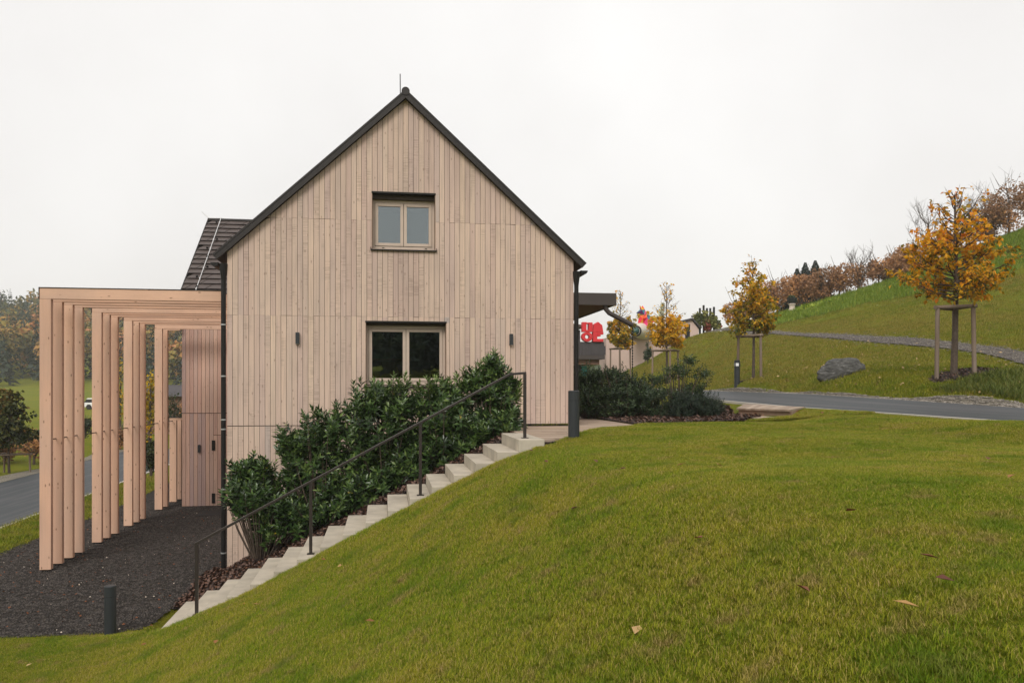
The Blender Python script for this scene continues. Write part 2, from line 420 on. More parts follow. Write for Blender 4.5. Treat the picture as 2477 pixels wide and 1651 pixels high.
# ---------------------------------------------------------------- mesh helpers
class MB:
    """collects shapes in world coordinates; build() links them as one mesh object"""
    def __init__(s):
        s.v, s.f, s.mi = [], [], []
    def add(s, verts, faces, mi=0):
        o = len(s.v)
        s.v += [tuple(map(float, p)) for p in verts]
        s.f += [tuple(i + o for i in q) for q in faces]
        s.mi += [mi] * len(faces)
        return s
    def box(s, x0, x1, y0, y1, z0, z1):
        v = [(x0, y0, z0), (x1, y0, z0), (x1, y1, z0), (x0, y1, z0), (x0, y0, z1), (x1, y0, z1), (x1, y1, z1), (x0, y1, z1)]
        return s.add(v, [(0, 3, 2, 1), (4, 5, 6, 7), (0, 1, 5, 4), (1, 2, 6, 5), (2, 3, 7, 6), (3, 0, 4, 7)])
    def prismY(s, poly, y0, y1):            # poly of (x, z), counter-clockwise seen from -Y
        n = len(poly)
        v = [(x, y0, z) for x, z in poly] + [(x, y1, z) for x, z in poly]
        f = [tuple(range(n)), tuple(range(2 * n - 1, n - 1, -1))]
        f += [(i, i + n, (i + 1) % n + n, (i + 1) % n) for i in range(n)]
        return s.add(v, f)
    def prismX(s, poly, x0, x1):            # poly of (y, z)
        n = len(poly)
        v = [(x0, y, z) for y, z in poly] + [(x1, y, z) for y, z in poly]
        f = [tuple(range(n - 1, -1, -1)), tuple(range(n, 2 * n))]
        f += [(i, (i + 1) % n, (i + 1) % n + n, i + n) for i in range(n)]
        return s.add(v, f)
    def prismZ(s, poly, z0, z1):            # poly of (x, y) counter-clockwise from above
        n = len(poly)
        v = [(x, y, z0) for x, y in poly] + [(x, y, z1) for x, y in poly]
        f = [tuple(range(n - 1, -1, -1)), tuple(range(n, 2 * n))]
        f += [(i, (i + 1) % n, (i + 1) % n + n, i + n) for i in range(n)]
        return s.add(v, f)
    def slab(s, quad, n, t):                # 3-D quad extruded along vector n by t
        q = [np.array(p, float) for p in quad]
        e = np.array(n, float) * t
        v = q + [p + e for p in q]
        k = len(q)
        f = [tuple(range(k - 1, -1, -1)), tuple(range(k, 2 * k))] + [(i, (i + 1) % k, (i + 1) % k + k, i + k) for i in range(k)]
        return s.add(v, f)
    def tube(s, pts, r, n=10, caps=True):
        pts = [np.array(p, float) for p in pts]
        rs = r if isinstance(r, (list, tuple)) else [r] * len(pts)
        rings, up = [], None
        for i, p in enumerate(pts):
            d = pts[min(i + 1, len(pts) - 1)] - pts[max(i - 1, 0)]
            d = d / (np.linalg.norm(d) + 1e-9)
            if up is None:
                up = np.array([1.0, 0, 0]) if abs(d[0]) < 0.8 else np.array([0, 1.0, 0])
            a = up - d * up.dot(d)
            a /= np.linalg.norm(a) + 1e-9
            b = np.cross(d, a)
            up = a
            rings.append([p + rs[i] * (a * math.cos(2 * math.pi * k / n) + b * math.sin(2 * math.pi * k / n)) for k in range(n)])
        v = [q for rg in rings for q in rg]
        f = []
        for i in range(len(pts) - 1):
            for k in range(n):
                f.append((i * n + k, i * n + (k + 1) % n, (i + 1) * n + (k + 1) % n, (i + 1) * n + k))
        if caps:
            f.append(tuple(range(n - 1, -1, -1)))
            f.append(tuple((len(pts) - 1) * n + k for k in range(n)))
        return s.add(v, f)
    def bar(s, p, q, w, h):                 # square bar between two points; h measured upward
        p, q = np.array(p, float), np.array(q, float)
        d = (q - p) / np.linalg.norm(q - p)
        side = np.cross(d, (0, 0, 1.0))
        if np.linalg.norm(side) < 1e-3:
            side = np.array([1.0, 0, 0])
        side /= np.linalg.norm(side)
        up = np.cross(side, d)
        v = [b + side * a * w / 2 + up * c * h / 2 for b in (p, q) for a, c in ((-1, -1), (1, -1), (1, 1), (-1, 1))]
        return s.add(v, [(0, 1, 2, 3), (7, 6, 5, 4), (0, 4, 5, 1), (1, 5, 6, 2), (2, 6, 7, 3), (3, 7, 4, 0)])
    def lathe(s, prof, c, axis=(0, 0, 1), n=20):   # prof of (radius, distance along axis)
        ax = np.array(axis, float)
        ax /= np.linalg.norm(ax)
        a = np.cross(ax, (0, 0, 1.0))
        if np.linalg.norm(a) < 1e-3:
            a = np.array([1.0, 0, 0])
        a /= np.linalg.norm(a)
        b = np.cross(ax, a)
        c = np.array(c, float)
        v, f = [], []
        for r, h in prof:
            for k in range(n):
                t = 2 * math.pi * k / n
                v.append(c + ax * h + r * (a * math.cos(t) + b * math.sin(t)))
        for i in range(len(prof) - 1):
            for k in range(n):
                f.append((i * n + k, i * n + (k + 1) % n, (i + 1) * n + (k + 1) % n, (i + 1) * n + k))
        f.append(tuple(range(n - 1, -1, -1)))
        f.append(tuple((len(prof) - 1) * n + k for k in range(n)))
        return s.add(v, f)
    def build(s, name, mat, parent=None, smooth=False, bevel=0.0, origin=None):
        L = np.array(parent['_o'] if parent is not None else (origin if origin is not None else (0, 0, 0)), float)
        me = bpy.data.meshes.new(name)
        me.from_pydata([tuple(np.array(p) - L) for p in s.v], [], s.f)
        mats = mat if isinstance(mat, (list, tuple)) else [mat]
        for m in mats:
            me.materials.append(m)
        if len(mats) > 1:
            me.polygons.foreach_set("material_index", s.mi)
        me.update()
        bm_fix(me)
        if smooth:
            me.polygons.foreach_set("use_smooth", [True] * len(me.polygons))
            if hasattr(me, "set_sharp_from_angle"):
                me.set_sharp_from_angle(angle=math.radians(40))
        o = bpy.data.objects.new(name, me)
        COL.objects.link(o)
        o['_o'] = tuple(L)
        if parent is not None:
            o.parent = parent
        else:
            o.location = tuple(L)
        if bevel:
            b = o.modifiers.new("bevel", 'BEVEL')
            b.width = bevel
            b.segments = 2
            b.limit_method = 'ANGLE'
        return o

import bmesh
def bm_fix(me):
    bm = bmesh.new()
    bm.from_mesh(me)
    bmesh.ops.recalc_face_normals(bm, faces=bm.faces)
    bm.to_mesh(me)
    bm.free()

def empty(name, loc, label, cat, group=None):
    o = bpy.data.objects.new(name, None)
    COL.objects.link(o)
    o.location = tuple(map(float, loc))
    o.empty_display_size = 0.2
    o['_o'] = tuple(map(float, loc))
    tag(o, label, cat, group)
    return o

def tag(o, label=None, cat=None, group=None, kind=None):
    if label:
        o['label'] = label
    if cat:
        o['category'] = cat
    if group:
        o['group'] = group
    if kind:
        o['kind'] = kind
    return o

def raw_mesh(name, V, faces_n, nper, mat, parent=None, v_attr=None, smooth=False, origin=(0, 0, 0)):
    """fast mesh from arrays: V (n,3); faces_n (m,nper) indices; v_attr one value per face"""
    L = np.array(parent['_o'] if parent is not None else origin, float)
    me = bpy.data.meshes.new(name)
    V = np.asarray(V, np.float32) - L.astype(np.float32)
    faces_n = np.asarray(faces_n, np.int32)
    me.vertices.add(len(V))
    me.vertices.foreach_set("co", V.ravel())
    me.loops.add(faces_n.size)
    me.loops.foreach_set("vertex_index", faces_n.ravel())
    me.polygons.add(len(faces_n))
    me.polygons.foreach_set("loop_start", np.arange(len(faces_n), dtype=np.int32) * nper)
    me.polygons.foreach_set("loop_total", np.full(len(faces_n), nper, np.int32))
    me.update(calc_edges=True)
    me.materials.append(mat)
    if v_attr is not None:
        a = me.attributes.new("v", 'FLOAT', 'FACE')
        a.data.foreach_set("value", np.asarray(v_attr, np.float32))
    if smooth:
        me.polygons.foreach_set("use_smooth", np.ones(len(me.polygons), bool))
    o = bpy.data.objects.new(name, me)
    o['_o'] = tuple(L)
    if parent is not None:
        o.parent = parent
    else:
        o.location = tuple(L)
    COL.objects.link(o)
    return o

def unit(a):
    return a / (np.linalg.norm(a, axis=-1, keepdims=True) + 1e-9)

def leaf_arrays(P, A, N, L, W, fold=0.18, droop=0.12):
    """folded four-triangle leaves: base P, axis A, normal N, length L, width W"""
    A = unit(A)
    B = unit(np.cross(N, A))
    N = np.cross(A, B)
    L, W = L[:, None], W[:, None]
    base = P
    mid = P + A * L * 0.5 - N * L * droop * 0.3
    lf = P + A * L * 0.45 + B * W * 0.5 + N * W * fold
    rt = P + A * L * 0.45 - B * W * 0.5 + N * W * fold
    tip = P + A * L - N * L * droop
    n = len(P)
    V = np.stack([base, lf, rt, mid, tip], 1).reshape(-1, 3)
    i = np.arange(n)[:, None] * 5
    Fq = np.concatenate([i + np.array([[0, 3, 1]]), i + np.array([[0, 2, 3]]), i + np.array([[1, 3, 4]]), i + np.array([[3, 2, 4]])], 1).reshape(-1, 3)
    return V, Fq

def leaves(name, P, A, N, L, W, v, mat, parent=None, **kw):
    V, Fq = leaf_arrays(P, A, N, L, W, **kw)
    return raw_mesh(name, V, Fq, 3, mat, parent, np.repeat(v, 4))

def rand_dirs(n, rng=RNG):
    return unit(rng.normal(size=(n, 3)))

# ---------------------------------------------------------------- terrain height
YARD = -2.69
PX = np.array([-40, -8, -5, -4.2, -3.4, -2.82, -1.83, 0.0, 1.55, 2.05, 2.6, 3.5, 5.0, 7.0, 8.2, 9.2, 10.5, 30])
PZ = np.array([YARD, YARD, -2.685, -2.65, -2.56, -2.40, -1.99, -1.08, -0.265, -0.075, -0.01, 0.03, 0.045, 0.03, 0.02, 0.17, 0.18, 0.24])
_xs = np.linspace(-40, 30, 2801)
_zs = np.interp(_xs, PX, PZ)
_k = np.exp(-0.5 * (np.arange(-12, 13) / 5.0) ** 2)
_k /= _k.sum()
_zs = np.convolve(np.pad(_zs, 12, mode='edge'), _k, 'valid')
def lawn_profile(x):
    return np.interp(x, _xs, _zs)
def sstep(a, b, x):
    t = np.clip((x - a) / (b - a), 0, 1)
    return t * t * (3 - 2 * t)
STX0, STRUN, STRISE, NST = 1.89, 0.31, 0.1605, 17
SY0, SY1 = 11.72, 13.5
def nosing(x):
    return (x - STX0) * STRISE / STRUN
def bed_z(x):
    return np.maximum(YARD, np.minimum(nosing(x) - 0.16, -0.04))
def terrace_xr(y):
    return np.where(y < 16.2, np.interp(y, [11.7, 16.2], [2.35, 5.1]), 5.1)
def in_terrace(x, y, pad=0.0):
    xl = np.where(y < 16.25, 2.1, 3.7)
    return (x > xl - pad) & (x < terrace_xr(y) + pad) & (y > 11.6 - pad) & (y < 24 + pad)
def near_h(x, y):
    h = lawn_profile(x)
    # gentle swells of the lawn
    h = h + 0.02 * np.sin(x * 1.3 + y * 0.7) * sstep(-3, 0, x) + 0.015 * np.sin(y * 1.7 - x * 0.6) * sstep(-3, 0, x)
    # lawn comes up a little toward the viewer
    h = h + 0.08 * sstep(9, 3, y) * sstep(-4, -1, x)
    h = h - 0.05 * sstep(11.2, 11.65, y) * (x < 2.1) * (x > -3.2)
    wy = sstep(11.7, 12.28, y) * sstep(-2.95, -3.3, x)
    h = h * (1 - wy) + YARD * wy
    right_bed = np.interp(x, [3.7, 5.1, 7.5, 10.4], [-0.06, 0.0, 0.07, 0.24])
    h = np.where((y > 16.35) & (x > 3.7), right_bed, h)
    stairs = (y > SY0 - 0.02) & (y < SY1) & (x < 2.1) & (x > STX0 - STRUN * NST)
    h = np.where(stairs, np.maximum(YARD - 0.05, nosing(x) - 0.36), h)
    bed = (y >= SY1) & (y < 16.5) & (x < 2.15) & (x > -3.6)
    h = np.where(bed, np.maximum(YARD, bed_z(x)), h)
    h = np.where((y > 12.3) & (x <= -3.36), YARD, h)
    h = np.where((y > 16.3) & (x < 3.8), YARD, h)
    h = np.where(in_terrace(x, y), -0.09, h)
    return h

ctrl = []
def cp(x, y, z):
    ctrl.append((x, y, z))
def cpd(px, py, D):
    ctrl.append(tuple(atD(px, py, D)))
for yy in (-2, 3, 8, 13):
    for xx in (-14, -10, -7, -3, 0, 2, 4, 7, 10):
        cp(xx, yy, float(lawn_profile(np.array(xx))))
for yy in (16, 20, 25):
    for xx in (4, 7, 10):
        cp(xx, yy, 0.03 * (xx - 4))
for yy in (20, 28, 36, 46, 60):
    for xx in (-14, -11, -8, -4):
        cp(xx, yy, YARD)
ROADN = [(-12, 0.06), (5, 0.12), (12.5, .17), (16.6, .22), (20.6, .26), (26.6, .40), (34, .50), (60, 0.75)]
ROADF = [(-12, 0.12), (5, 0.20), (15.7, .33), (20, .45), (25, .57), (31.4, .64), (38, .68), (60, 0.85)]
RXN, RXF = 10.62, 13.45
def road_z(x, y):
    zn = np.interp(y, [a for a, b in ROADN], [b for a, b in ROADN])
    zf = np.interp(y, [a for a, b in ROADF], [b for a, b in ROADF])
    t = np.clip((x - RXN) / (RXF - RXN), -0.15, 1.15)
    return zn + (zf - zn) * t
for yy in (-8, 2, 8, 12.5, 16.6, 20.6, 26.6, 34, 44, 58):
    for xx in (10.2, 12.0, 13.7):
        cp(xx, yy, float(road_z(xx, yy)))
# hill on the right
for p in [(2310, 905, 23), (2477, 935, 20), (2650, 930, 20), (2420, 890, 24), (2035, 908, 27.5), (1820, 918, 33), (1925, 912, 30), (2160, 900, 26),
          (2477, 905, 26), (2477, 850, 29.5), (2250, 862, 31), (2140, 840, 35), (2250, 832, 34), (1950, 822, 43), (1950, 812, 45), (1850, 808, 50), (1770, 802, 57),
          (1850, 870, 40), (1750, 870, 44), (1700, 890, 45), (1640, 905, 48), (1613, 935, 45), (1560, 925, 52), (1500, 915, 58), (1470, 935, 52),
          (1700, 812, 60), (1650, 826, 63), (1600, 856, 63), (1550, 886, 63), (1500, 910, 63),
          (2477, 770, 36), (2300, 775, 40), (2150, 775, 46), (2000, 775, 54), (1880, 775, 60),
          (2477, 680, 46), (2300, 700, 50), (2477, 572, 60), (2300, 640, 62), (2150, 690, 64), (2000, 733, 65), (1900, 760, 65), (1790, 796, 64),
          (2700, 500, 60), (2700, 640, 48), (2700, 760, 38), (2700, 870, 28), (3000, 420, 58), (3000, 700, 38)]:
    cpd(*p)
for p in [(2700, 560, 95), (2477, 630, 95), (2200, 730, 95), (1950, 800, 95), (1780, 850, 95), (1600, 900, 95), (1400, 925, 90), (3000, 500, 95)]:
    cpd(*p)
for p in [(1500, 960, 220), (2000, 930, 220), (2500, 900, 220), (1000, 965, 200), (700, 965, 200)]:
    cpd(*p)
# valley and wooded slope on the left
for px in (-700, -300, 50, 250, 450):
    for py, D in ((1075, 45), (1030, 70), (992, 105), (955, 150), (915, 190), (855, 240), (805, 320), (800, 420)):
        cpd(px, py, D)
# rising ground behind the viewer
for xx in (-60, 0, 60):
    cp(xx, -25, 1.5 + 0.03 * xx)
    cp(xx * 1.5, -70, 3.5)
    cp(xx * 2, -160, 9)
    cp(xx * 3, -350, 14)
cp(70, 20, 16); cp(110, 40, 22); cp(60, 0, 9); cp(-60, 0, -4); cp(-60, -30, 0)
C = np.array(ctrl)
def _phi(r2):
    return 0.5 * r2 * np.log(r2 + 1e-9)
_S = 0.01
_P = C[:, :2] * _S
_K = _phi(((_P[:, None] - _P[None]) ** 2).sum(-1)) + np.eye(len(C)) * 1e-5
_A = np.block([[_K, np.c_[np.ones(len(C)), _P]], [np.c_[np.ones(len(C)), _P].T, np.zeros((3, 3))]])
_W = np.linalg.solve(_A, np.r_[C[:, 2], 0, 0, 0])
def rbf(x, y):
    q = np.stack([np.ravel(x), np.ravel(y)], 1) * _S
    out = np.empty(len(q))
    for i in range(0, len(q), 20000):
        s = q[i:i + 20000]
        out[i:i + 20000] = _phi(((s[:, None] - _P[None]) ** 2).sum(-1)) @ _W[:-3] + np.c_[np.ones(len(s)), s] @ _W[-3:]
    return np.clip(out, -12, 45).reshape(np.shape(x))
def ground_h(x, y):
    x, y = np.asarray(x, float), np.asarray(y, float)
    n = near_h(x, y)
    r = rbf(x, y)
    r = r + 0.05 * np.sin(x * 0.9 + 1.3 * np.sin(y * 0.31)) * sstep(14.5, 18, x)
    # mown bank: the turf stands a little above the paths
    wl_ = sstep(-15.5, -14.4, x) * (1 - sstep(-2.9, -2.9001, -x * 0 + x))
    w = sstep(-15.5, -14.3, x) * sstep(10.62, 10.3, x) * sstep(-6, -3, y)
    w = w * np.where(x < 4, sstep(60, 50, y), sstep(29, 25, y))
    h = r * (1 - w) + n * w
    # carriageway on the right
    wr = sstep(10.3, 10.6, x) * sstep(13.9, 13.5, x) * sstep(75, 60, y) * sstep(-14, -10, y)
    h = h * (1 - wr) + (road_z(x, y) - 0.03) * wr
    return h
def gz(x, y):
    return float(ground_h(np.array([float(x)]), np.array([float(y)]))[0])

def axis_pts(a, b, step, lo, hi, g=1.18):
    p = list(np.arange(a, b + 1e-6, step))
    s, x = step, b
    while x < hi:
        s *= g
        x += s
        p.append(x)
    s, x = step, a
    q = []
    while x > lo:
        s *= g
        x -= s
        q.append(x)
    return np.array(q[::-1] + p)
gx = axis_pts(-9.5, 16.5, 0.12, -900, 900)
gy = axis_pts(0.5, 27, 0.12, -700, 1300, 1.14)
GX, GY = np.meshgrid(gx, gy)
GZ = ground_h(GX, GY)
nx, ny = len(gx), len(gy)
idx = np.arange(nx * ny).reshape(ny, nx)
quads = np.stack([idx[:-1, :-1], idx[:-1, 1:], idx[1:, 1:], idx[1:, :-1]], -1).reshape(-1, 4)
ground = raw_mesh("ground", np.stack([GX, GY, GZ], -1).reshape(-1, 3), quads, 4, M['ground'], smooth=True)
tag(ground, kind="structure")

def sheet(name, mat, xl, xr, y0, y1, zoff, step=0.5, cols=6, label=None, zf=None):
    """strip draped on the ground between x = xl(y) and x = xr(y)"""
    ys = np.arange(y0, y1 + 1e-6, step)
    X = np.stack([np.linspace(xl(y), xr(y), cols) for y in ys])
    Y = np.repeat(ys[:, None], cols, 1)
    Z = (zf(X, Y) if zf else ground_h(X, Y)) + zoff
    i = np.arange(X.size).reshape(X.shape)
    q = np.stack([i[:-1, :-1], i[:-1, 1:], i[1:, 1:], i[1:, :-1]], -1).reshape(-1, 4)
    o = raw_mesh(name, np.stack([X, Y, Z], -1).reshape(-1, 3), q, 4, mat, smooth=True)
    tag(o, kind="structure")
    return o

# carriageway on the right, kerb and pebble margin
sheet("road", M['asphalt'], lambda y: RXN, lambda y: RXF, -10, 70, 0.0, 1.0, 6, zf=road_z)
kb = MB()
for y0 in np.arange(8, 60, 1.0):
    za, zb = float(road_z(RXN, y0)), float(road_z(RXN, y0 + 0.99))
    kb.slab([(RXN - 0.11, y0, za - .1), (RXN - 0.01, y0, za - .1), (RXN - 0.01, y0 + .992, zb - .1), (RXN - 0.11, y0 + .992, zb - .1)], (0, 0, 1), 0.118)
tag(kb.build("kerb", M['kerb']), kind="structure")
sheet("pebble_margin", M['pebble_bed'], lambda y: RXF + 0.01, lambda y: RXF + 0.20 + 0.05 * math.sin(y * 1.7) + 0.4 * math.exp(-((y - 17.2) / 2.0) ** 2), 4, 60, 0.012, 0.25, 5)

# gravel path climbing the hill
PATH = [(2640, 905, 855, 24), (2477, 905, 848, 27.5), (2360, 878, 840, 30), (2250, 856, 832, 33), (2140, 840, 823, 36), (2040, 829, 817, 40), (1950, 820, 811, 44), (1850, 812, 805, 50), (1770, 806, 800, 57), (1700, 808, 803, 62)]
pv = []
for px, lo, up, D in PATH:
    a, b = atD(px, lo, D), atD(px, up, D + 1.6)
    pv.append((a[:2], b[:2]))
pa = np.array([p[0] for p in pv]); pb = np.array([p[1] for p in pv])
tt = np.linspace(0, len(pv) - 1, 90)
def cr(arr):
    return np.stack([np.interp(tt, np.arange(len(arr)), arr[:, k]) for k in range(2)], 1)
A_, B_ = cr(pa), cr(pb)
w_ = np.linspace(0, 1, 7)[None, :, None]
XY = A_[:, None] * (1 - w_) + B_[:, None] * w_
Zp = ground_h(XY[..., 0], XY[..., 1]) + 0.05
i_ = np.arange(90 * 7).reshape(90, 7)
qp = np.stack([i_[:-1, :-1], i_[:-1, 1:], i_[1:, 1:], i_[1:, :-1]], -1).reshape(-1, 4)
tag(raw_mesh("hill_path", np.concatenate([XY, Zp[..., None]], -1).reshape(-1, 3), qp, 4, M['path'], smooth=True), kind="structure")
PATH_XY = XY

# yard on the left: lava gravel, lane beyond
def yard_xl(y):
    return -7.85 + 0.15 * math.sin(y * 0.3) - max(0, 14.5 - y) * 0.5
def yard_xr(y):
    return np.interp(y, [12.28, 12.45, 12.7, 13.6, 16.2, 16.3], [-3.75, -3.45, -3.36, -3.3, -3.2, -2.9])
sheet("gravel_yard", M['gravel'], yard_xl, yard_xr, 12.28, 33, 0.012, 0.3, 14, zf=lambda X, Y: np.full(X.shape, YARD))
sheet("lane", M['asphalt'], lambda y: -13.6 - 0.02 * (y - 20), lambda y: -9.35 - 0.02 * (y - 20), 8, 59, 0.016, 1.0, 6, zf=lambda X, Y: np.full(X.shape, YARD))
kb = MB()
for y0 in np.arange(8, 58, 1.0):
    x = -9.34 - 0.02 * (y0 - 20)
    kb.box(x, x + 0.1, y0, y0 + 0.992, YARD - .1, YARD + 0.035)
tag(kb.build("lane_kerb", M['kerb']), kind="structure")
sheet("lane_margin", M['pebble_bed'], lambda y: -14.55 - 0.02 * (y - 20), lambda y: -13.62 - 0.02 * (y - 20), 8, 58, 0.02, 1.0, 3, zf=lambda X, Y: np.minimum(ground_h(X, Y), YARD + 0.05))

# bark-mulch beds
sheet("mulch_bed", M['mulch'], lambda y: np.interp(y, [13.5, 16.24], [-3.3, -3.2]), lambda y: 2.12, 13.51, 16.24, 0.012, 0.13, 40)
sheet("shrub_bed", M['mulch'], lambda y: 5.12, lambda y: np.interp(y, [16.4, 17.2, 18.6, 24], [7.4, 8.2, 8.1, 10.3]), 16.36, 24, 0.014, 0.3, 16)

# ---------------------------------------------------------------- the house
HX0, HX1, FY = -2.96, 3.74, 16.25
AX, AZ, EZ = 0.385, 6.38, 3.32
HB = 34.0
house = empty("house", (0.4, 20.0, YARD), "gabled house clad in pale vertical larch boards with dark metal roof", "house")
def top_z(x):
    return AZ - abs(x - AX) * (AZ - EZ) / (AX - HX0)
W1 = (-0.265, 0.97, 3.455, 4.545)      # upper window opening
W2 = (-0.384, 1.184, 0.80, 2.036)      # lower window opening
mb = MB()
Yb0, Yb1 = FY + 0.024, FY + 0.32
def gpoly(xa, xb, z0):
    p = [(xa, z0), (xb, z0), (xb, top_z(xb) - .02)]
    if xa < AX < xb:
        p.append((AX, top_z(AX) - .02))
    p.append((xa, top_z(xa) - .02))
    return p
mb.prismY(gpoly(HX0, W2[0], YARD - .1), Yb0, Yb1)
mb.prismY(gpoly(W2[1], HX1, YARD - .1), Yb0, Yb1)
mb.box(W2[0], W2[1], Yb0, Yb1, YARD - .1, W2[2])
mb.box(W2[0], W2[1], Yb0, Yb1, W2[3], W1[2])
mb.box(W2[0], W1[0], Yb0, Yb1, W1[2], W1[3])
mb.box(W1[1], W2[1], Yb0, Yb1, W1[2], W1[3])
mb.prismY(gpoly(W2[0], W2[1], W1[3]), Yb0, Yb1)
mb.build("wall", M['backing'], house)
mb = MB()
mb.box(HX0, HX0 + .3, Yb1, HB, YARD - .1, EZ)
mb.box(HX1 - .3, HX1, Yb1, HB, YARD - .1, EZ)
mb.prismY(gpoly(HX0, HX1, YARD - .1), HB - .3, HB)
mb.build("wall", M['wing'], house)
# inside: dark rooms behind the two windows
mb = MB()
for (x0, x1, z0, z1) in (W1, W2):
    ya, yb = Yb1, Yb1 + 3.2
    X0, X1, Z0, Z1 = x0 - .8, x1 + .8, z0 - .8, z1 + .35
    mb.add([(X0, yb, Z0), (X1, yb, Z0), (X1, yb, Z1), (X0, yb, Z1)], [(0, 1, 2, 3)])
    mb.add([(X0, ya, Z0), (X0, yb, Z0), (X0, yb, Z1), (X0, ya, Z1)], [(0, 1, 2, 3)])
    mb.add([(X1, ya, Z0), (X1, yb, Z0), (X1, yb, Z1), (X1, ya, Z1)], [(0, 1, 2, 3)])
    mb.add([(X0, ya, Z0), (X1, ya, Z0), (X1, yb, Z0), (X0, yb, Z0)], [(0, 1, 2, 3)])
    mb.add([(X0, ya, Z1), (X1, ya, Z1), (X1, yb, Z1), (X0, yb, Z1)], [(0, 1, 2, 3)])
mb.build("room", M['room'], house)
MB().box(-0.25, 0.35, FY + 1.5, FY + 1.9, 0.1, 1.32).box(-0.5, 0.55, FY + 1.45, FY + 1.95, 1.34, 1.38).build("cabinet", M['redroom'], house)

# facade planks
SEAM = [(-9, 0.03), (0.045, 2.137), (2.140, 4.0), (4.003, 9)]
edges = [HX0]
while edges[-1] < HX1 - 0.06:
    edges.append(edges[-1] + random.choice([0.098, 0.1, 0.102, 0.1, 0.104, 0.096]))
edges[-1] = HX1
def facade_plank(xa, xb, z0, z1, y=FY, mat='facade', par=house, yth=0.022, slope=True):
    za0, zb0 = z0, z0
    if slope:
        ta, tb = min(z1, top_z(xa) - .005), min(z1, top_z(xb) - .005)
    else:
        ta = tb = z1
    if max(ta, tb) - z0 < 0.03:
        return
    ta, tb = max(ta, z0 + .002), max(tb, z0 + .002)
    poly = [(xa, z0), (xb, z0), (xb, tb)]
    if slope and xa < AX < xb and z1 > 6:
        poly.append((AX, top_z(AX) - .005))
    poly.append((xa, ta))
    dy = random.uniform(-0.0015, 0.0015)
    return MB().prismY(poly, y + dy, y + yth + dy).build("plank", M[mat], par)
for xa, xb in zip(edges[:-1], edges[1:]):
    a, b = xa + 0.0036, xb - 0.0036
    xm = (a + b) / 2
    for s0, s1 in SEAM:
        if s1 < 0.1:
            if xm > 1.3:
                continue
            s0 = float(bed_z(np.array(xm))) - 0.08
        s1 = min(s1, 7.0)
        jit = random.uniform(-0.004, 0.004)
        segs = [(s0 + (jit if s0 > 1 else 0), s1 + (jit if 1 < s1 < 6 else 0), a, b)]
        for (wx0, wx1, wz0, wz1) in (W1, W2):
            new = []
            for (z0, z1, p, q) in segs:
                if p < wx1 - 1e-4 and q > wx0 + 1e-4 and z0 < wz1 and z1 > wz0:
                    if z0 < wz0 - .01:
                        new.append((z0, wz0, p, q))
                    if z1 > wz1 + .01:
                        new.append((wz1, z1, p, q))
                    if p < wx0 - .004:
                        new.append((max(z0, wz0), min(z1, wz1), p, wx0))
                    if q > wx1 + .004:
                        new.append((max(z0, wz0), min(z1, wz1), wx1, q))
                else:
                    new.append((z0, z1, p, q))
            segs = new
        for (z0, z1, p, q) in segs:
            facade_plank(p, q, z0, z1)

# windows
def window(w, name_label, mull):
    x0, x1, z0, z1 = w
    yw = FY + 0.2
    f = MB()
    fw = 0.06
    hd = 0.04 if mull else 0.085
    ztop = z1
    z1 = z1 - hd
    f.box(x0 + .012, x0 + fw, yw, yw + .08, z0 + .02, z1 - .012).box(x1 - fw, x1 - .012, yw, yw + .08, z0 + .02, z1 - .012)
    f.box(x0 + fw, x1 - fw, yw, yw + .08, z1 - fw - .012, z1 - .012).box(x0 + fw, x1 - fw, yw, yw + .08, z0 + .02, z0 + .085)
    xm = (x0 + x1) / 2
    o = f.build("window", M['frame'], house, bevel=0.004)
    tag(o, name_label)
    sw = 0.06
    for (a, b) in ((x0 + fw + .004, xm - .004), (xm + .004, x1 - fw - .004)):
        s = MB()
        za, zb = z0 + .09, z1 - fw - .016
        y = yw - .014
        s.box(a, a + sw, y, y + .07, za, zb).box(b - sw, b, y, y + .07, za, zb)
        s.box(a + sw, b - sw, y, y + .07, za, za + sw).box(a + sw, b - sw, y, y + .07, zb - sw, zb)
        s.build("sash", M['frame'], o, bevel=0.005)
        MB().box(a + sw - .005, b - sw + .005, y + .03, y + .034, za + sw - .005, zb - sw + .005).build("pane", M['glass'], o)
    g = MB()
    z1 = ztop
    MB().box(x0 + .013, x1 - .013, FY + .12, yw + .09, z1 - hd - .01, z1 - .012).build("blind_box", M['blind'], o)
    g.box(x0 + .0005, x0 + .0115, FY + .002, yw + .1, z0, z1 - .0105).box(x1 - .0115, x1 - .0005, FY + .002, yw + .1, z0, z1 - .0105)
    g.build("lining", M['reveal'], o)
    h = MB()
    h.box(x0 - .003, x1 + .003, FY - .012, yw + .1, z1 - .01, z1 + .022)
    h.build("lintel", M['dark_metal'], o)
    s = MB()
    s.prismX([(FY - .045, z0 - .035), (FY - .045, z0 - .012), (yw + .02, z0 + .018), (yw + .02, z0 - .0), (FY - .0, z0 - .012), (FY - 0.03, z0 - .035)], x0 - .02, x1 + .02)
    s.box(x0 - .022, x0 - .012, FY - .045, FY + .0, z0 - .035, z0 + .028).box(x1 + .012, x1 + .022, FY - .045, FY + .0, z0 - .035, z0 + .028)
    s.build("sill", M['dark_metal'], o)
    for dx in (0.2, (x1 - x0) * 0.5 if mull else (x1 - x0) - 0.2):
        MB().box(x0 + dx, x0 + dx + .045, yw - .006, yw + .002, z0 + .045, z0 + .06).build("drain_cap", M['dark_metal'], o)
    return o
window(W1, "upper twin-sash window reflecting the sky", False)
window(W2, "lower twin-sash window with a dark room behind", True)

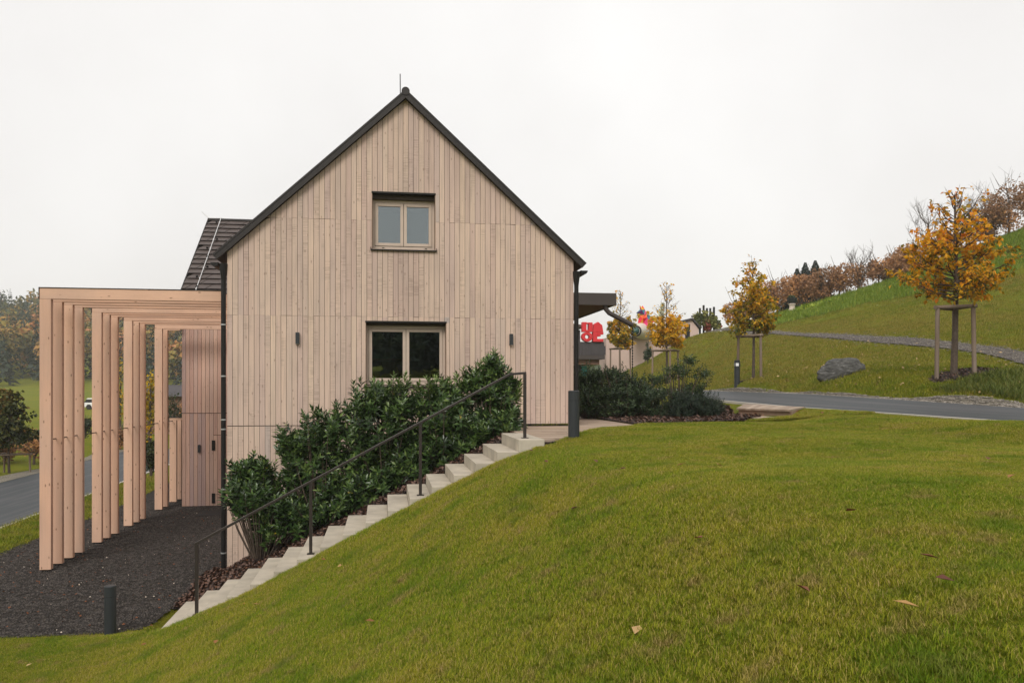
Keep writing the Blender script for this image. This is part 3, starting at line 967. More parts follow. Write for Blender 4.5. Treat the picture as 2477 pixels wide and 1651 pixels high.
# wall lights
def wall_lamp(x, y, z, parent):
    o = MB().box(x - .034, x + .034, y - .075, y, z - .11, z + .11).build("wall_lamp", M['anthracite'], parent, bevel=0.003)
    MB().box(x - .026, x + .026, y - .068, y - .008, z - .1135, z - .1105).build("lens", M['white'], o)
for px, py in ((720, 818), (1236, 821)):
    p = atY(px, py, FY)
    wall_lamp(p[0], FY - .002, p[2], house)

# plinth strip over the terrace
MB().box(2.1, HX1 - .12, FY - .006, FY + .02, 0.004, 0.042).build("plinth", M['dark_metal'], house)

# main roof
sl = (AZ - EZ) / (AX - HX0)
nl = math.hypot(1, sl)
RY0 = FY - 0.11
for sgn in (-1, 1):
    ex = AX + sgn * 3.52
    z_a, z_e = AZ + 0.012, AZ + 0.012 - 3.52 * sl
    r = MB()
    nrm = (sgn * sl / nl, 0, 1 / nl)
    r.slab([(AX, RY0, z_a), (ex, RY0, z_e), (ex, HB + .1, z_e), (AX, HB + .1, z_a)], nrm, 0.075)
    ro = r.build("roof", M['roof_metal'], house)
    v = MB()
    off = np.array(nrm)
    for (t0, t1, yf) in ((-0.015, 0.07, RY0 - .014), (0.073, 0.108, RY0 - .022)):
        q = [(AX + off[0] * t0 * 0, AX)] 
        pA0 = np.array([AX, 0, z_a + t0 * nl]); pA1 = np.array([AX, 0, z_a + t1 * nl])
        pE0 = np.array([ex, 0, z_e]) + off * t0; pE1 = np.array([ex, 0, z_e]) + off * t1
        poly = [(pA0[0], pA0[2]), (pE0[0], pE0[2]), (pE1[0], pE1[2]), (pA1[0], pA1[2])]
        v.prismY(poly, yf, RY0 + (0.02 if t1 < .08 else 0.35))
    v.build("verge_board", M['verge'], ro)
    # eaves gutter (half round, open top) and its bracket end
    gxc, gzc = ex + sgn * 0.045, z_e - 0.055
    g = MB()
    n = 9
    pts = [(gxc + 0.075 * math.cos(math.pi + math.pi * k / n), gzc + 0.075 * math.sin(math.pi + math.pi * k / n)) for k in range(n + 1)]
    inn = [(gxc + 0.068 * math.cos(math.pi + math.pi * k / n), gzc + 0.068 * math.sin(math.pi + math.pi * k / n)) for k in range(n, -1, -1)]
    g.prismY(pts + inn, FY - .03, HB)
    g.prismY(pts, FY - .036, FY - .03)
    g.build("gutter", M['dark_metal'], house)
    # downpipe with funnel
    px_ = (HX0 - 0.062) if sgn < 0 else (HX1 + 0.055)
    d = MB()
    d.lathe([(0.075, 0.0), (0.07, -0.1), (0.05, -0.26), (0.046, -0.3)], (px_, FY - .005, gzc - 0.02), n=14)
    zb = YARD + 0.01 if sgn < 0 else 0.0
    d.tube([(px_, FY - .005, gzc - .3), (px_, FY - .005, zb)], 0.046, 14)
    dp = d.build("downpipe", M['dark_metal'], house, smooth=True)
    zs = [2.97, 1.95, 0.98, 0.16, -0.02, -1.15, -2.35] if sgn < 0 else [2.6, 1.2]
    for z in zs:
        MB().lathe([(0.0505, -.012), (0.0505, .012)], (px_, FY - .005, z), n=14).build("bracket", M['galv'] if sgn < 0 else M['dark_metal'], dp)
# ridge cap and lightning rod
rc = MB()
rc.tube([(AX, RY0 - .03, AZ + .115), (AX, HB + .1, AZ + .115)], 0.08, 14)
rc.build("ridge_cap", M['verge'], house, smooth=True)
MB().tube([(AX - .095, RY0 + .3, AZ + .02), (AX - .1, RY0 + .3, AZ + .56)], 0.009, 6).build("lightning_rod", M['dark_metal'], house)

# ---- cross wing on the left
WX0, WY0 = -5.84, 25.15
RWX, RWY, RWZ = -6.0, 29.6, 6.5
EWY, EWZ = 24.9, 2.95
w = MB()
w.box(WX0, HX0 - .01, WY0 + .024, WY0 + .3, YARD - .05, 3.05)
w.prismX([(WY0 + .3, YARD - .05), (34, YARD - .05), (34, 3.05), (RWY, 6.3), (WY0 + .3, 3.0)], WX0 + .02, WX0 + .3)
w.build("wall", M['backing'], house)
xs = np.linspace(WX0, HX0 - .02, 27)
for i, (xa, xb) in enumerate(zip(xs[:-1], xs[1:])):
    a, b = xa + .004, xb - .004
    facade_plank(a, b, 0.04, 3.0, WY0, 'wing', house, slope=False)
    if a < -4.97:
        facade_plank(a, b, YARD + .03, 0.022, WY0, 'wing', house, slope=False)
    else:
        facade_plank(a, b, -0.60, 0.022, WY0, 'wing', house, slope=False)
# flush door clad with the same boards
dr = MB().box(-4.955, -3.865, WY0 + .012, WY0 + .024, YARD + .03, -0.612).build("door", M['backing'], house)
for xa, xb in zip(xs[:-1], xs[1:]):
    if xa >= -4.97 and xb < -3.85:
        facade_plank(xa + .004, xb - .004, YARD + .03, -0.615, WY0 - .004, 'wing', dr, yth=.016, slope=False)
    elif xa >= -3.87:
        facade_plank(xa + .004, xb - .004, YARD + .03, -0.615, WY0, 'wing', house, slope=False)
for z in (-0.88, -2.42):
    MB().box(-5.0, -4.91, WY0 - .03, WY0 - .005, z - .17, z + .12).build("hinge", M['dark_metal'], dr)
p = atY(482, 1084, WY0)
wall_lamp(p[0], WY0 - .002, p[2], house)
# wing roof
wr = MB()
nlw = np.array([0, -(RWZ - EWZ), RWY - EWY]); nlw = nlw / np.linalg.norm(nlw)
wr.slab([(RWX, EWY, EWZ), (AX, EWY, EWZ), (AX, RWY, RWZ), (RWX, RWY, RWZ)], nlw, -0.14)
bn = np.array([0, (RWZ - EWZ), RWY - EWY]); bn = bn / np.linalg.norm(bn)
wr.slab([(RWX, RWY + .002, RWZ), (AX, RWY + .002, RWZ), (AX, 2 * RWY - EWY, EWZ), (RWX, 2 * RWY - EWY, EWZ)], bn, -0.14)
wro = wr.build("roof", M['roof_metal'], house)
sv = np.array([0, RWY - EWY, RWZ - EWZ]); SLN = np.linalg.norm(sv); sv = sv / SLN
rows = 19
wro.data.materials[0] = M['dark_metal']  # slab colour darkened to stand in for shadow lines between shingle courses
rh = SLN / rows
for r_ in range(rows):
    off = (r_ % 2) * 0.29 + 0.1 * (r_ % 3)
    x = RWX - 0.58 + off
    while x < -2.6:
        xa, xb = max(x + .012, RWX), x + 0.568
        sk = 0.16
        if xb > RWX + .03:
            base = np.array([0, EWY, EWZ]) + sv * (r_ * rh)
            A0 = base + nlw * 0.05
            B0 = base + sv * (rh + .03) + nlw * 0.006
            q = [(xa, A0[1], A0[2]), (xb, A0[1], A0[2]), (xb + sk, B0[1], B0[2]), (max(xa + sk, RWX) if xa > RWX else RWX, B0[1], B0[2])]
            MB().slab(q, nlw, 0.008).build("shingle", M['roof_metal'], wro)
            if (r_ + int((x + 20) / 0.58)) % 2 == 0 and xa > RWX:
                c = base + sv * (rh * .25) + nlw * .03
                MB().bar((xa + .3, c[1], c[2]), tuple(np.array([xa + .3, c[1], c[2]]) + nlw * .07), .06, .05).build("snow_guard", M['dark_metal'], wro)
        x += 0.58
MB().tube([(RWX - .02, RWY, RWZ + .03), (AX, RWY, RWZ + .03)], 0.06, 10).build("ridge_cap", M['verge'], wro, smooth=True)
MB().slab([(RWX - .03, EWY, EWZ - .03), (RWX, EWY, EWZ - .03), (RWX, RWY, RWZ - .03), (RWX - .03, RWY, RWZ - .03)], nlw, 0.07).build("verge_board", M['verge'], wro)
lw = MB()
lp0 = np.array([RWX + .42, RWY, RWZ]) + nlw * .07
lp1 = np.array([RWX + .42, EWY + .2, EWZ + .15]) + nlw * .07
lw.tube([lp0 + (0, 0, .04), lp1], 0.012, 6)
for t in np.linspace(.05, .95, 9):
    c = lp0 * (1 - t) + lp1 * t
    lw.bar(c - nlw * .05, c + nlw * .03, .035, .035)
lw.tube([(RWX + .02, RWY, RWZ + .08), (RWX - .22, RWY, RWZ + .3)], .011, 6)
lw.tube([(RWX + .02, RWY, RWZ + .09), (RWX + .45, RWY, RWZ + .1)], .009, 6)
lw.build("lightning_conductor", M['white_wire'], wro)

# entrance canopy on the right flank
CYF = 20.0
cb = atY(1491, 738, CYF); ct_ = atY(1491, 709, CYF)
cn = MB()
cn.box(HX1 + .001, cb[0], CYF, CYF + .05, cb[2], ct_[2])
cn.box(cb[0] - .05, cb[0], CYF + .05, CYF + 9, cb[2], ct_[2])
cn.box(HX1 + .001, cb[0] - .05, CYF + .05, CYF + 9, ct_[2] - .06, ct_[2] - .01)
co = cn.build("canopy", M['canopy'], house)
MB().box(HX1 + .001, cb[0] - .05, CYF + .05, CYF + 9, cb[2] + .02, cb[2] + .04).build("soffit", M['soffit'], co)
MB().tube([(HX1, CYF + .6, 3.55), (HX1 + .6, CYF + .6, ct_[2] - .02)], .012, 6).build("tie_rod", M['dark_metal'], co)
s0 = atY(1464, 736, CYF + .12); s1 = atY(1466, 748, CYF + .12); s2 = atY(1480, 760, CYF + .1); s3 = atY(1530, 786, CYF + .1)
MB().tube([s0, s1, (s1 + s2) / 2 + (0.01, 0, -.03), s2, s3], 0.062, 12).build("spout", M['canopy'], co, smooth=True)
ch = MB()
z = s3[2] - .04
while z > 0.05:
    ch.lathe([(0.006, 0), (0.018, .02), (0.018, .045), (0.006, .06)], (s3[0], s3[1], z), n=6)
    z -= 0.07
ch.tube([(s3[0], s3[1], 0.02), (s3[0], s3[1], s3[2])], .005, 5)
ch.build("rain_chain", M['dark_metal'], co)

# ---------------------------------------------------------------- timber frame arcade on the left
pergola = empty("pergola", (-6.3, 16.6, YARD), "row of tall glulam timber portal frames over the dark gravel yard", "pergola")
PYS = [16.6, 17.14, 17.69, 18.24, 19.39, 19.93, 20.5, 21.62, 22.18, 22.7, 24.39, 24.97]
PXL, PW, PD, PT, PBH = -6.39, 0.2, 0.11, 2.625, 0.205
for i, y in enumerate(PYS):
    bx1 = HX0 - .115 if y < WY0 - .2 else WX0 - .004
    po = MB().box(PXL, PXL + PW, y, y + PD, YARD + .05, PT - PBH - .002).build("post", M['glulam_post'], pergola, bevel=0.005)
    MB().box(PXL + .03, PXL + PW - .03, y + .02, y + PD - .02, YARD - .05, YARD + .052).build("foot", M['dark_metal'], po)
    MB().box(PXL, bx1, y, y + PD, PT - PBH, PT).build("beam", M['glulam_beam'], pergola, bevel=0.005)
    cpm = MB().box(PXL - .012, bx1 + .003, y - .012, y + PD + .012, PT + .001, PT + .014).box(PXL - .012, PXL - .002, y - .012, y + PD + .012, PT - PBH, PT + .001)
    cpm.build("cap", M['dark_metal'], pergola)
for y in (26.0, 26.6):
    po = MB().box(PXL, PXL + PW, y, y + PD, YARD + .05, -0.2).build("post", M['glulam_post'], pergola, bevel=0.005)
MB().box(PXL, WX0, 26.0, 26.0 + PD, -0.198, -0.12).build("beam", M['glulam_beam'], pergola, bevel=0.005)
MB().box(PXL - .01, WX0 - .02, 25.98, 26.13, -0.118, -0.1).build("cap", M['dark_metal'], pergola)
MB().tube([(PXL + .09, 16.95, -.22), (PXL + .09, 26.2, -.22)], 0.011, 8).build("rod", M['dark_metal'], pergola)

# door mat
tag(MB().box(-5.05, -3.95, 23.2, 24.2, YARD + .014, YARD + .032).build("door_mat", M['mat'], origin=None), "black rubber mat on the gravel by the flush timber door", "mat")

# ---------------------------------------------------------------- stairs, handrail, terrace
stairs = empty("staircase", (-0.5, 12.6, YARD), "straight flight of pale concrete steps climbing beside the laurel hedge", "stairs")
for i in range(NST):
    x0 = STX0 - STRUN * i
    x1 = x0 + STRUN + 0.05 if i else 2.27
    z1 = -STRISE * i
    y0 = SY0 + random.uniform(-.006, .006)
    MB().box(x0, x1 - (0.052 if i else 0), y0, SY1 + random.uniform(-.004, .004), z1 - 0.32, z1 + (0.012 if i == 0 else 0)).build("step", M['concrete'], stairs, bevel=0.008)

RYL = 12.05
rail = empty("handrail", (2.04, RYL, 0), "slim bronze steel handrail on four posts along the concrete steps", "handrail")
ra, rb, rcn = np.array([-2.604, RYL, -1.41]), np.array([1.815, RYL, 0.955]), np.array([2.055, RYL, 0.975])
def step_top(x):
    i = math.floor((STX0 - x) / STRUN) + 1
    return -STRISE * max(0, i)
for x in (-2.6, -1.05, 0.5, 2.035):
    if x < 2:
        zt = ra[2] + (x - ra[0]) / (rb[0] - ra[0]) * (rb[2] - ra[2]) - .012
    else:
        zt = .955
    zb = step_top(x) if x < 2 else 0.012
    po = MB().box(x - .022, x + .022, RYL - .022, RYL + .022, zb, zt).build("post", M['rail'], rail, bevel=.003)
    MB().box(x - .05, x + .05, RYL - .05, RYL + .05, zb, zb + .01).build("base_plate", M['rail'], po)
MB().bar(ra - (.02, 0, .01), rb, .05, .036).bar(rb - (.004, 0, 0), rcn, .0495, .0355).build("rail", M['rail'], rail, bevel=.004)

terrace = MB().prismZ([(2.12, 11.75), (2.42, 11.75), (5.08, 16.2), (5.08, 24), (3.75, 24), (3.75, 16.24), (2.12, 16.24)], -0.12, -0.03).build("terrace", M['mulch'])
tag(terrace, kind="structure")
y = 11.8
while y < 23.9:
    xl = 2.28 if y < 13.52 else (2.14 if y < 16.1 else 3.76)
    xr = float(terrace_xr(np.array(y))) - 0.02
    x = xl
    first = True
    while x < xr - .05:
        ln = random.uniform(0.9, 2.0) if not first else random.uniform(0.4, 1.6)
        first = False
        x2 = min(x + ln, xr)
        if xr - x2 < .25:
            x2 = xr
        MB().box(x + .003, x2 - .003, y + .004, y + .136, -0.03, random.uniform(-.002, .003)).build("plank", M['deck'], terrace)
        x = x2
    y += 0.14

# timber landing and step between bed and road
landing = empty("timber_landing", (9.2, 19.5, 0.0), "two-step timber landing between the mulch bed and the road", "steps")
def landing_quad(A, D_, C_, B_, z, th, n):
    A, B_, C_, D_ = map(np.array, (A, B_, C_, D_))
    for k in range(n):
        t0, t1 = (k + .015) / n, (k + .985) / n
        q = [A * (1 - t0) + B_ * t0, A * (1 - t1) + B_ * t1, D_ * (1 - t1) + C_ * t1, D_ * (1 - t0) + C_ * t0]
        MB().prismZ([tuple(p) for p in q], z - th, z + random.uniform(-.002, .002)).build("plank", M['deck'], landing)
LA, LB, LC, LD = (8.24, 18.6), (8.72, 16.9), (10.52, 19.6), (10.5, 23.2)
landing_quad(LA, LD, LC, LB, 0.285, 0.04, 11)
MB().prismZ([(8.29, 18.6), (8.77, 16.93), (10.48, 19.65), (10.46, 23.1)], -0.05, 0.243).build("riser", M['reveal'], landing)
landing_quad((7.45, 18.75), (8.27, 18.65), (8.74, 16.85), (7.9, 16.75), 0.125, 0.035, 9)
MB().prismZ([(7.5, 18.7), (7.95, 16.82), (8.72, 16.9), (8.26, 18.6)], -0.05, 0.088).build("riser", M['reveal'], landing)

# ---------------------------------------------------------------- bollards
def bollard(x, y, z, h, r, label, slot, group=None):
    e = empty("bollard", (x, y, z), label, "bollard", group)
    MB().lathe([(r, -0.15), (r, h - .012), (r - .012, h)], (x, y, z), n=28).build("column", M['anthracite'], e, smooth=True)
    if slot:
        m = MB()
        m.lathe([(r * 1.004, h - .24), (r * 1.004, h - .12)], (x, y, z), n=28)
        m.build("lens", M['white'], e, smooth=True)
        for a in np.linspace(0, 2 * math.pi, 4, endpoint=False) + .5:
            MB().bar((x + r * math.cos(a), y + r * math.sin(a), z + h - .25), (x + r * math.cos(a), y + r * math.sin(a), z + h - .11), .06, .03).build("lens_rib", M['anthracite'], e)
    else:
        MB().lathe([(r + .0015, h - .152), (r + .0015, h - .148)], (x, y, z), n=28).build("joint_ring", M['dark_metal'], e)
    return e
p = atZ(270, 1530, YARD)
bollard(-3.78, 12.2, gz(-3.78, 12.2), 0.70, 0.077, "anthracite bollard on the lawn edge below the stairs by the gravel yard", False)
bp = atD(1388, 1030, 12.5)
bollard(bp[0], bp[1], gz(bp[0], bp[1]), 0.715 - gz(bp[0], bp[1]), 0.085, "anthracite bollard in front of the house corner downpipe", False)
bq = atX(1783, 945, 13.78)
bollard(bq[0], bq[1], gz(bq[0], bq[1]), 0.98, 0.11, "anthracite lamp bollard with white lens beside the road under the staked maple", True)

# ---------------------------------------------------------------- boulder
def boulder():
    bm = bmesh.new()
    bmesh.ops.create_icosphere(bm, subdivisions=5, radius=1.0)
    from mathutils import noise
    for v in bm.verts:
        c = v.co.copy()
        n1 = noise.noise(c * 1.4 + Vector((3, 1, 7)))
        n2 = noise.noise(Vector((c.x * 2.2, c.y * 2.2, c.z * 4 + c.x * 1.5)) + Vector((9, 0, 2)))
        n3 = noise.noise(c * 7)
        s = 1 + .22 * n1 + .07 * n2 + .04 * n3
        sx = 1.0 if c.x < 0 else 1.08
        v.co = Vector((c.x * s * .76 * sx, c.y * s * .42, max(-.5, c.z * s) * .46 + (0.06 * c.x)))
    me = bpy.data.meshes.new("boulder")
    bm.to_mesh(me); bm.free()
    me.materials.append(M['rock'])
    me.polygons.foreach_set("use_smooth", [True] * len(me.polygons))
    o = bpy.data.objects.new("boulder", me)
    COL.objects.link(o)
    p = atD(2035, 905, 27.5)
    o.location = (p[0], p[1], gz(p[0], p[1]) + .12)
    o.rotation_euler = (0, -.08, -TH)
    tag(o, "long grey layered boulder lying on the grass bank above the road", "boulder")
boulder()

# ---------------------------------------------------------------- plants
def laurel(name, cx, cy, zg, blobs, nshoot, label, mat='laurel', ll=0.155, lw=0.058, per=17, shoot=0.34, group=None, cat="shrub", seed=1, up=0.55, sprigs=(), skirt=.5, tilt=.5):
    """blobs: list of (x, y, z, rx, ry, rz) in world coordinates; shoots end near blob surfaces"""
    rng = np.random.default_rng(seed)
    e = empty(name, (cx, cy, zg), label, cat, group)
    bl_ = np.array(blobs)
    wx_ = (bl_[:, 0] + bl_[:, 3]).max() - (bl_[:, 0] - bl_[:, 3]).min()
    blobs = list(blobs) + [((bl_[:, 0].mean() + o_ * wx_ * .3), cy - .1, zg + skirt * .7 + o_ * wx_ * .3 * tilt, wx_ * .3, .5, skirt) for o_ in ((-.8, 0, .8) if skirt else ())]
    vol = np.array([b[3] * b[5] + b[3] * b[4] for b in blobs]); vol = vol / vol.sum()
    bi = rng.choice(len(blobs), nshoot, p=vol)
    B = np.array(blobs)[bi]
    d = rand_dirs(nshoot, rng)
    d[:, 2] = np.where(d[:, 2] < -.45, -d[:, 2], d[:, 2])
    rad = np.clip(rng.normal(.9, .12, nshoot), .35, 1.13)[:, None]
    wild = rng.random(nshoot) < .13
    rad = np.where(wild[:, None] & (d[:, 2:] > .1), rng.uniform(1.12, 1.42, (nshoot, 1)), rad * .93)
    tip = B[:, :3] + d * B[:, 3:] * rad
    tip[:, 2] = np.maximum(tip[:, 2], zg - .3)
    tip[:, 1] = np.minimum(tip[:, 1], cy + 1.15)
    dirs = unit(d * np.array([1, 1, .6]) + np.array([0, 0, up]) + rng.normal(size=(nshoot, 3)) * .28 + wild[:, None] * np.array([0, 0, .6]))
    if len(sprigs):
        sp = np.array(sprigs)
        tip = np.concatenate([tip, sp]); dirs = np.concatenate([dirs, unit(np.tile([0.05, -.05, 1.0], (len(sp), 1)) + rng.normal(size=(len(sp), 3)) * .12)])
        nshoot += len(sp)
    m = MB()
    for k in range(0, nshoot, 6):
        base = np.array([cx + (tip[k, 0] - cx) * .25, cy + (tip[k, 1] - cy) * .3, max(zg - .1, zg + (tip[k, 2] - zg) * .02)])
        md = base * .45 + tip[k] * .55 + np.array([0, 0, -.05])
        m.tube([base, md, tip[k] - dirs[k] * .02], [.016, .009, .004], 5, False)
    m.build("stem", M['bark'], e)
    t = np.tile((np.arange(per) + .3) / per, nshoot)
    k = np.repeat(np.arange(nshoot), per)
    L0 = shoot * rng.uniform(.75, 1.2, nshoot)
    ax = dirs[k]
    P = tip[k] - ax * (L0[k] * t)[:, None]
    ref = unit(np.cross(ax, np.array([.3, .2, .93])))
    ref2 = np.cross(ax, ref)
    ang = np.tile(np.arange(per) * 2.4, nshoot) + rng.uniform(0, 6.28, nshoot)[k]
    rd = ref * np.cos(ang)[:, None] + ref2 * np.sin(ang)[:, None]
    op = (0.35 + 0.55 * t)[:, None]
    A = unit(ax * (1 - op) + rd * op + np.array([0, 0, .08]) + rng.normal(size=P.shape) * .1)
    N = unit(np.cross(A, np.cross(ax, A)) + rng.normal(size=P.shape) * .15)
    N = np.where((N * ax).sum(1, keepdims=True) < 0, -N, N)
    Ls = ll * rng.uniform(.65, 1.15, len(P)) * (.6 + .4 * np.minimum(1, t * 3))
    v = np.clip(rng.normal(.42, .2, len(P)) + rng.normal(0, .22, nshoot)[k], 0, .92)
    v[rng.random(len(P)) < .003] = 1.0
    v[(t < .15) & (rng.random(len(P)) < .25)] = .95
    if len(sprigs):
        v[k >= nshoot - len(sprigs)] = rng.uniform(.86, .97, (k >= nshoot - len(sprigs)).sum())
    leaves("foliage", P, A, N, Ls, Ls * (lw / ll), v, M[mat], e, fold=.2, droop=.14)
    return e

def fac(px, py, Y):
    return atY(px, py, Y)
def blob(px, py, Y, rx, ry, rz):
    p = atY(px, py, Y)
    return (p[0], p[1], p[2], rx, ry, rz)
LY = 14.75
GRP = None
b1 = [blob(608, 1205, LY, .46, .5, .5), blob(590, 1150, LY, .28, .3, .3), blob(690, 1225, LY, .44, .45, .34), blob(640, 1275, LY, .26, .35, .3), blob(635, 1140, LY, .18, .2, .25)]
laurel("laurel_shrub", *fac(630, 1330, LY)[:2], float(bed_z(np.array(-2.0))), b1, 470, "lowest laurel bush of the hedge, at the foot of the stairs by the downpipe", seed=11, skirt=0)
b2 = [blob(760, 1110, LY, .62, .55, .6), blob(700, 1085, LY, .3, .4, .34), blob(810, 1040, LY, .5, .5, .42), blob(800, 1190, LY, .5, .45, .4), blob(720, 1160, LY, .4, .4, .4)]
laurel("laurel_shrub", *fac(780, 1240, LY)[:2], float(bed_z(np.array(-1.0))), b2, 480, "laurel bush with one bare-sided gap next to the lowest bush of the hedge", seed=12, skirt=.36)
b3 = [blob(920, 1030, LY, .72, .6, .66), blob(900, 980, LY, .42, .42, .36), blob(960, 985, LY, .5, .5, .4), blob(890, 1120, LY, .6, .5, .5), blob(980, 1100, LY, .5, .5, .5)]
sp3 = [fac(953, 903, LY - .3), fac(980, 902, LY - .3), fac(965, 918, LY - .3), fac(940, 925, LY), fac(905, 918, LY), fac(990, 920, LY), fac(925, 922, LY), fac(885, 930, LY)]
laurel("laurel_shrub", *fac(930, 1170, LY)[:2], float(bed_z(np.array(0.1))), b3, 600, "tall dense laurel bush under the left sash of the lower window", seed=13, skirt=.36, sprigs=sp3)
b4 = [blob(1080, 1010, LY, .62, .55, .6), blob(1060, 970, LY, .5, .5, .35), blob(1120, 1060, LY, .5, .45, .38), blob(1020, 1080, LY, .45, .45, .4), blob(1100, 960, LY, .3, .35, .3)]
sp4 = [fac(1032, 908, LY - .2), fac(1050, 912, LY - .2), fac(1058, 905, LY), fac(1015, 925, LY), fac(1085, 915, LY), fac(1105, 905, LY), fac(1120, 890, LY)]
laurel("laurel_shrub", *fac(1070, 1110, LY)[:2], float(bed_z(np.array(0.95))), b4, 480, "laurel bush under the right sash of the lower window", seed=14, skirt=.36, sprigs=sp4)
b5 = [blob(1190, 985, LY, .46, .45, .62), blob(1185, 910, LY, .32, .32, .42), blob(1225, 960, LY, .28, .3, .45), blob(1150, 930, LY, .3, .3, .3), blob(1180, 1030, LY, .4, .4, .3)]
sp5 = [fac(1194, 845, LY), fac(1190, 865, LY), fac(1200, 868, LY), fac(1168, 870, LY), fac(1215, 878, LY), fac(1258, 930, LY - .2), fac(1252, 945, LY - .2)]
laurel("laurel_shrub", *fac(1185, 1060, LY)[:2], float(bed_z(np.array(1.7))), b5, 440, "laurel bush with a pointed leading shoot at the top of the stairs", seed=15, skirt=.36, sprigs=sp5)

# shrubs in the right-hand bed
def rblob(px, py, D, rx, ry, rz):
    p = atD(px, py, D)
    return (p[0], p[1], p[2], rx, ry, rz)
q = atD(1430, 1005, 20.5)
laurel("hedge_shrub", q[0], q[1], 0.0, [rblob(1425, 955, 20.8, .5, .5, .62), rblob(1440, 910, 20.8, .35, .35, .2), rblob(1395, 950, 21.2, .5, .4, .6)], 900, "dark clipped evergreen shrub beside the corner downpipe", 'boxwood', .08, .036, 14, .24, seed=21, tilt=0)
q = atD(1510, 1010, 20.0)
laurel("hedge_shrub", q[0], q[1], 0.02, [rblob(1505, 955, 20.3, .58, .5, .62), rblob(1485, 905, 20.3, .3, .3, .2), rblob(1550, 965, 20.6, .45, .45, .5)], 1000, "dark clipped evergreen shrub under the rain chain", 'boxwood', .08, .036, 14, .24, seed=22, tilt=0)
q = atD(1640, 1000, 21.0)
laurel("arching_shrub", q[0], q[1], 0.05, [rblob(1640, 905, 21, .5, .5, .3), rblob(1665, 870, 21, .34, .3, .16), rblob(1590, 920, 21, .4, .4, .2), rblob(1700, 905, 21, .34, .35, .2), rblob(1610, 950, 21.2, .55, .5, .2), rblob(1680, 940, 21, .5, .4, .25)],
       420, "open arching evergreen shrub in the mulch bed before the road", 'openshrub', .09, .038, 12, .3, seed=23, up=.3, skirt=.2, tilt=0)
q = atD(1685, 1012, 19.4)
laurel("dwarf_pine", q[0], q[1], 0.05, [rblob(1665, 980, 19.4, .62, .5, .36), rblob(1700, 985, 19.4, .42, .4, .3)], 800, "low rounded dark dwarf conifer next to the timber landing", 'needles', .08, .016, 24, .22, seed=24, skirt=.3, tilt=0)
q = atD(1590, 1008, 20.0)
laurel("low_shrub", q[0], q[1], 0.03, [rblob(1590, 985, 20.3, .4, .35, .22)], 120, "small sparse evergreen shrub between the hedge shrubs and the dwarf conifer", 'boxwood', .06, .028, 12, .22, seed=25, skirt=.15, tilt=0)

def young_tree(name, base, H, clear, R, label, mat, nbranch, leaf, seed, group=None, per=10, bare_top=0.25, lean=0.0, cat="tree", trunk_r=0.05, spread_low=1.0, taper=1.1):
    rng = np.random.default_rng(seed)
    b = np.array(base, float)
    e = empty(name, b, label, cat, group)
    tr = MB()
    pts = [b + np.array([lean * t * H + .03 * math.sin(5 * t + seed), .03 * math.cos(4 * t), t * H]) for t in np.linspace(-.02, .93, 9)]
    tr.tube(pts, [trunk_r * (1.15 - .9 * t) for t in np.linspace(0, 1, 9)], 8)
    br = MB()
    P, A, V = [], [], []
    for i in range(nbranch):
        u = ((i + rng.random()) / nbranch) ** 1.25
        h = clear + (H * .93 - clear) * u
        st = b + np.array([lean * h, 0, h])
        az = i * 2.4 + rng.normal(0, .35)
        env = R * ((1 - u) ** taper) * (0.7 + .3 * min(1, u * 6)) * spread_low * rng.uniform(.75, 1.15) + .08
        ln = env * rng.uniform(.7, 1.2)
        el = .25 + .75 * u + rng.normal(0, .12)
        hd = np.array([math.cos(az), math.sin(az), 0])
        mid = st + hd * ln * .5 + np.array([0, 0, ln * .5 * math.tan(min(1.2, el)) * .6])
        end = st + hd * ln + np.array([0, 0, ln * math.tan(min(1.2, el)) * .9])
        br.tube([st, mid, end], [trunk_r * .33 * (1.1 - u), trunk_r * .2, .004], 5, False)
        nt = max(3, int(7 * (1 - u) + 3))
        for j in range(nt):
            s = .25 + .75 * (j + rng.random()) / nt
            p = (st * (1 - s) ** 2 + 2 * mid * s * (1 - s) + end * s * s)
            td = unit(hd * .6 + rng.normal(size=3) * .75 + np.array([0, 0, .35]))
            tl = rng.uniform(.12, .34) * (0.6 + .5 * R) * (1 - .4 * u)
            q = p + td * tl
            br.tube([p, q], [.006, .003], 4, False)
            dens = per if u < 1 - bare_top else max(1, int(per * ((.34 if u < .8 else .16) if bare_top < .5 else .1)))
            dens = int(dens * rng.choice([.25, .8, 1.1, 1.35]))
            tone = rng.normal(.5, .16)
            for m_ in range(dens):
                if rng.random() < .12:
                    continue
                s2 = rng.random() ** .6
                P.append(p * (1 - s2) + q * s2 + rng.normal(size=3) * .035)
                A.append(td * .3 + rng.normal(size=3) * .8 + np.array([0, 0, -.35]))
                V.append(np.clip(tone + rng.normal(0, .2) + .35 * (u - .3), 0, 1))
    P, A, V = np.array(P), np.array(A), np.array(V)
    tr.build("trunk", M['bark'], e, smooth=True)
    br.build("branches", M['bark'], e)
    N = unit(np.tile([0, 0, 1.0], (len(P), 1)) + rng.normal(size=P.shape) * .7)
    L = leaf * rng.uniform(.65, 1.25, len(P))
    leaves("crown", P, A, N, L, L * .78, V, M[mat], e, fold=.22, droop=.2)
    return e

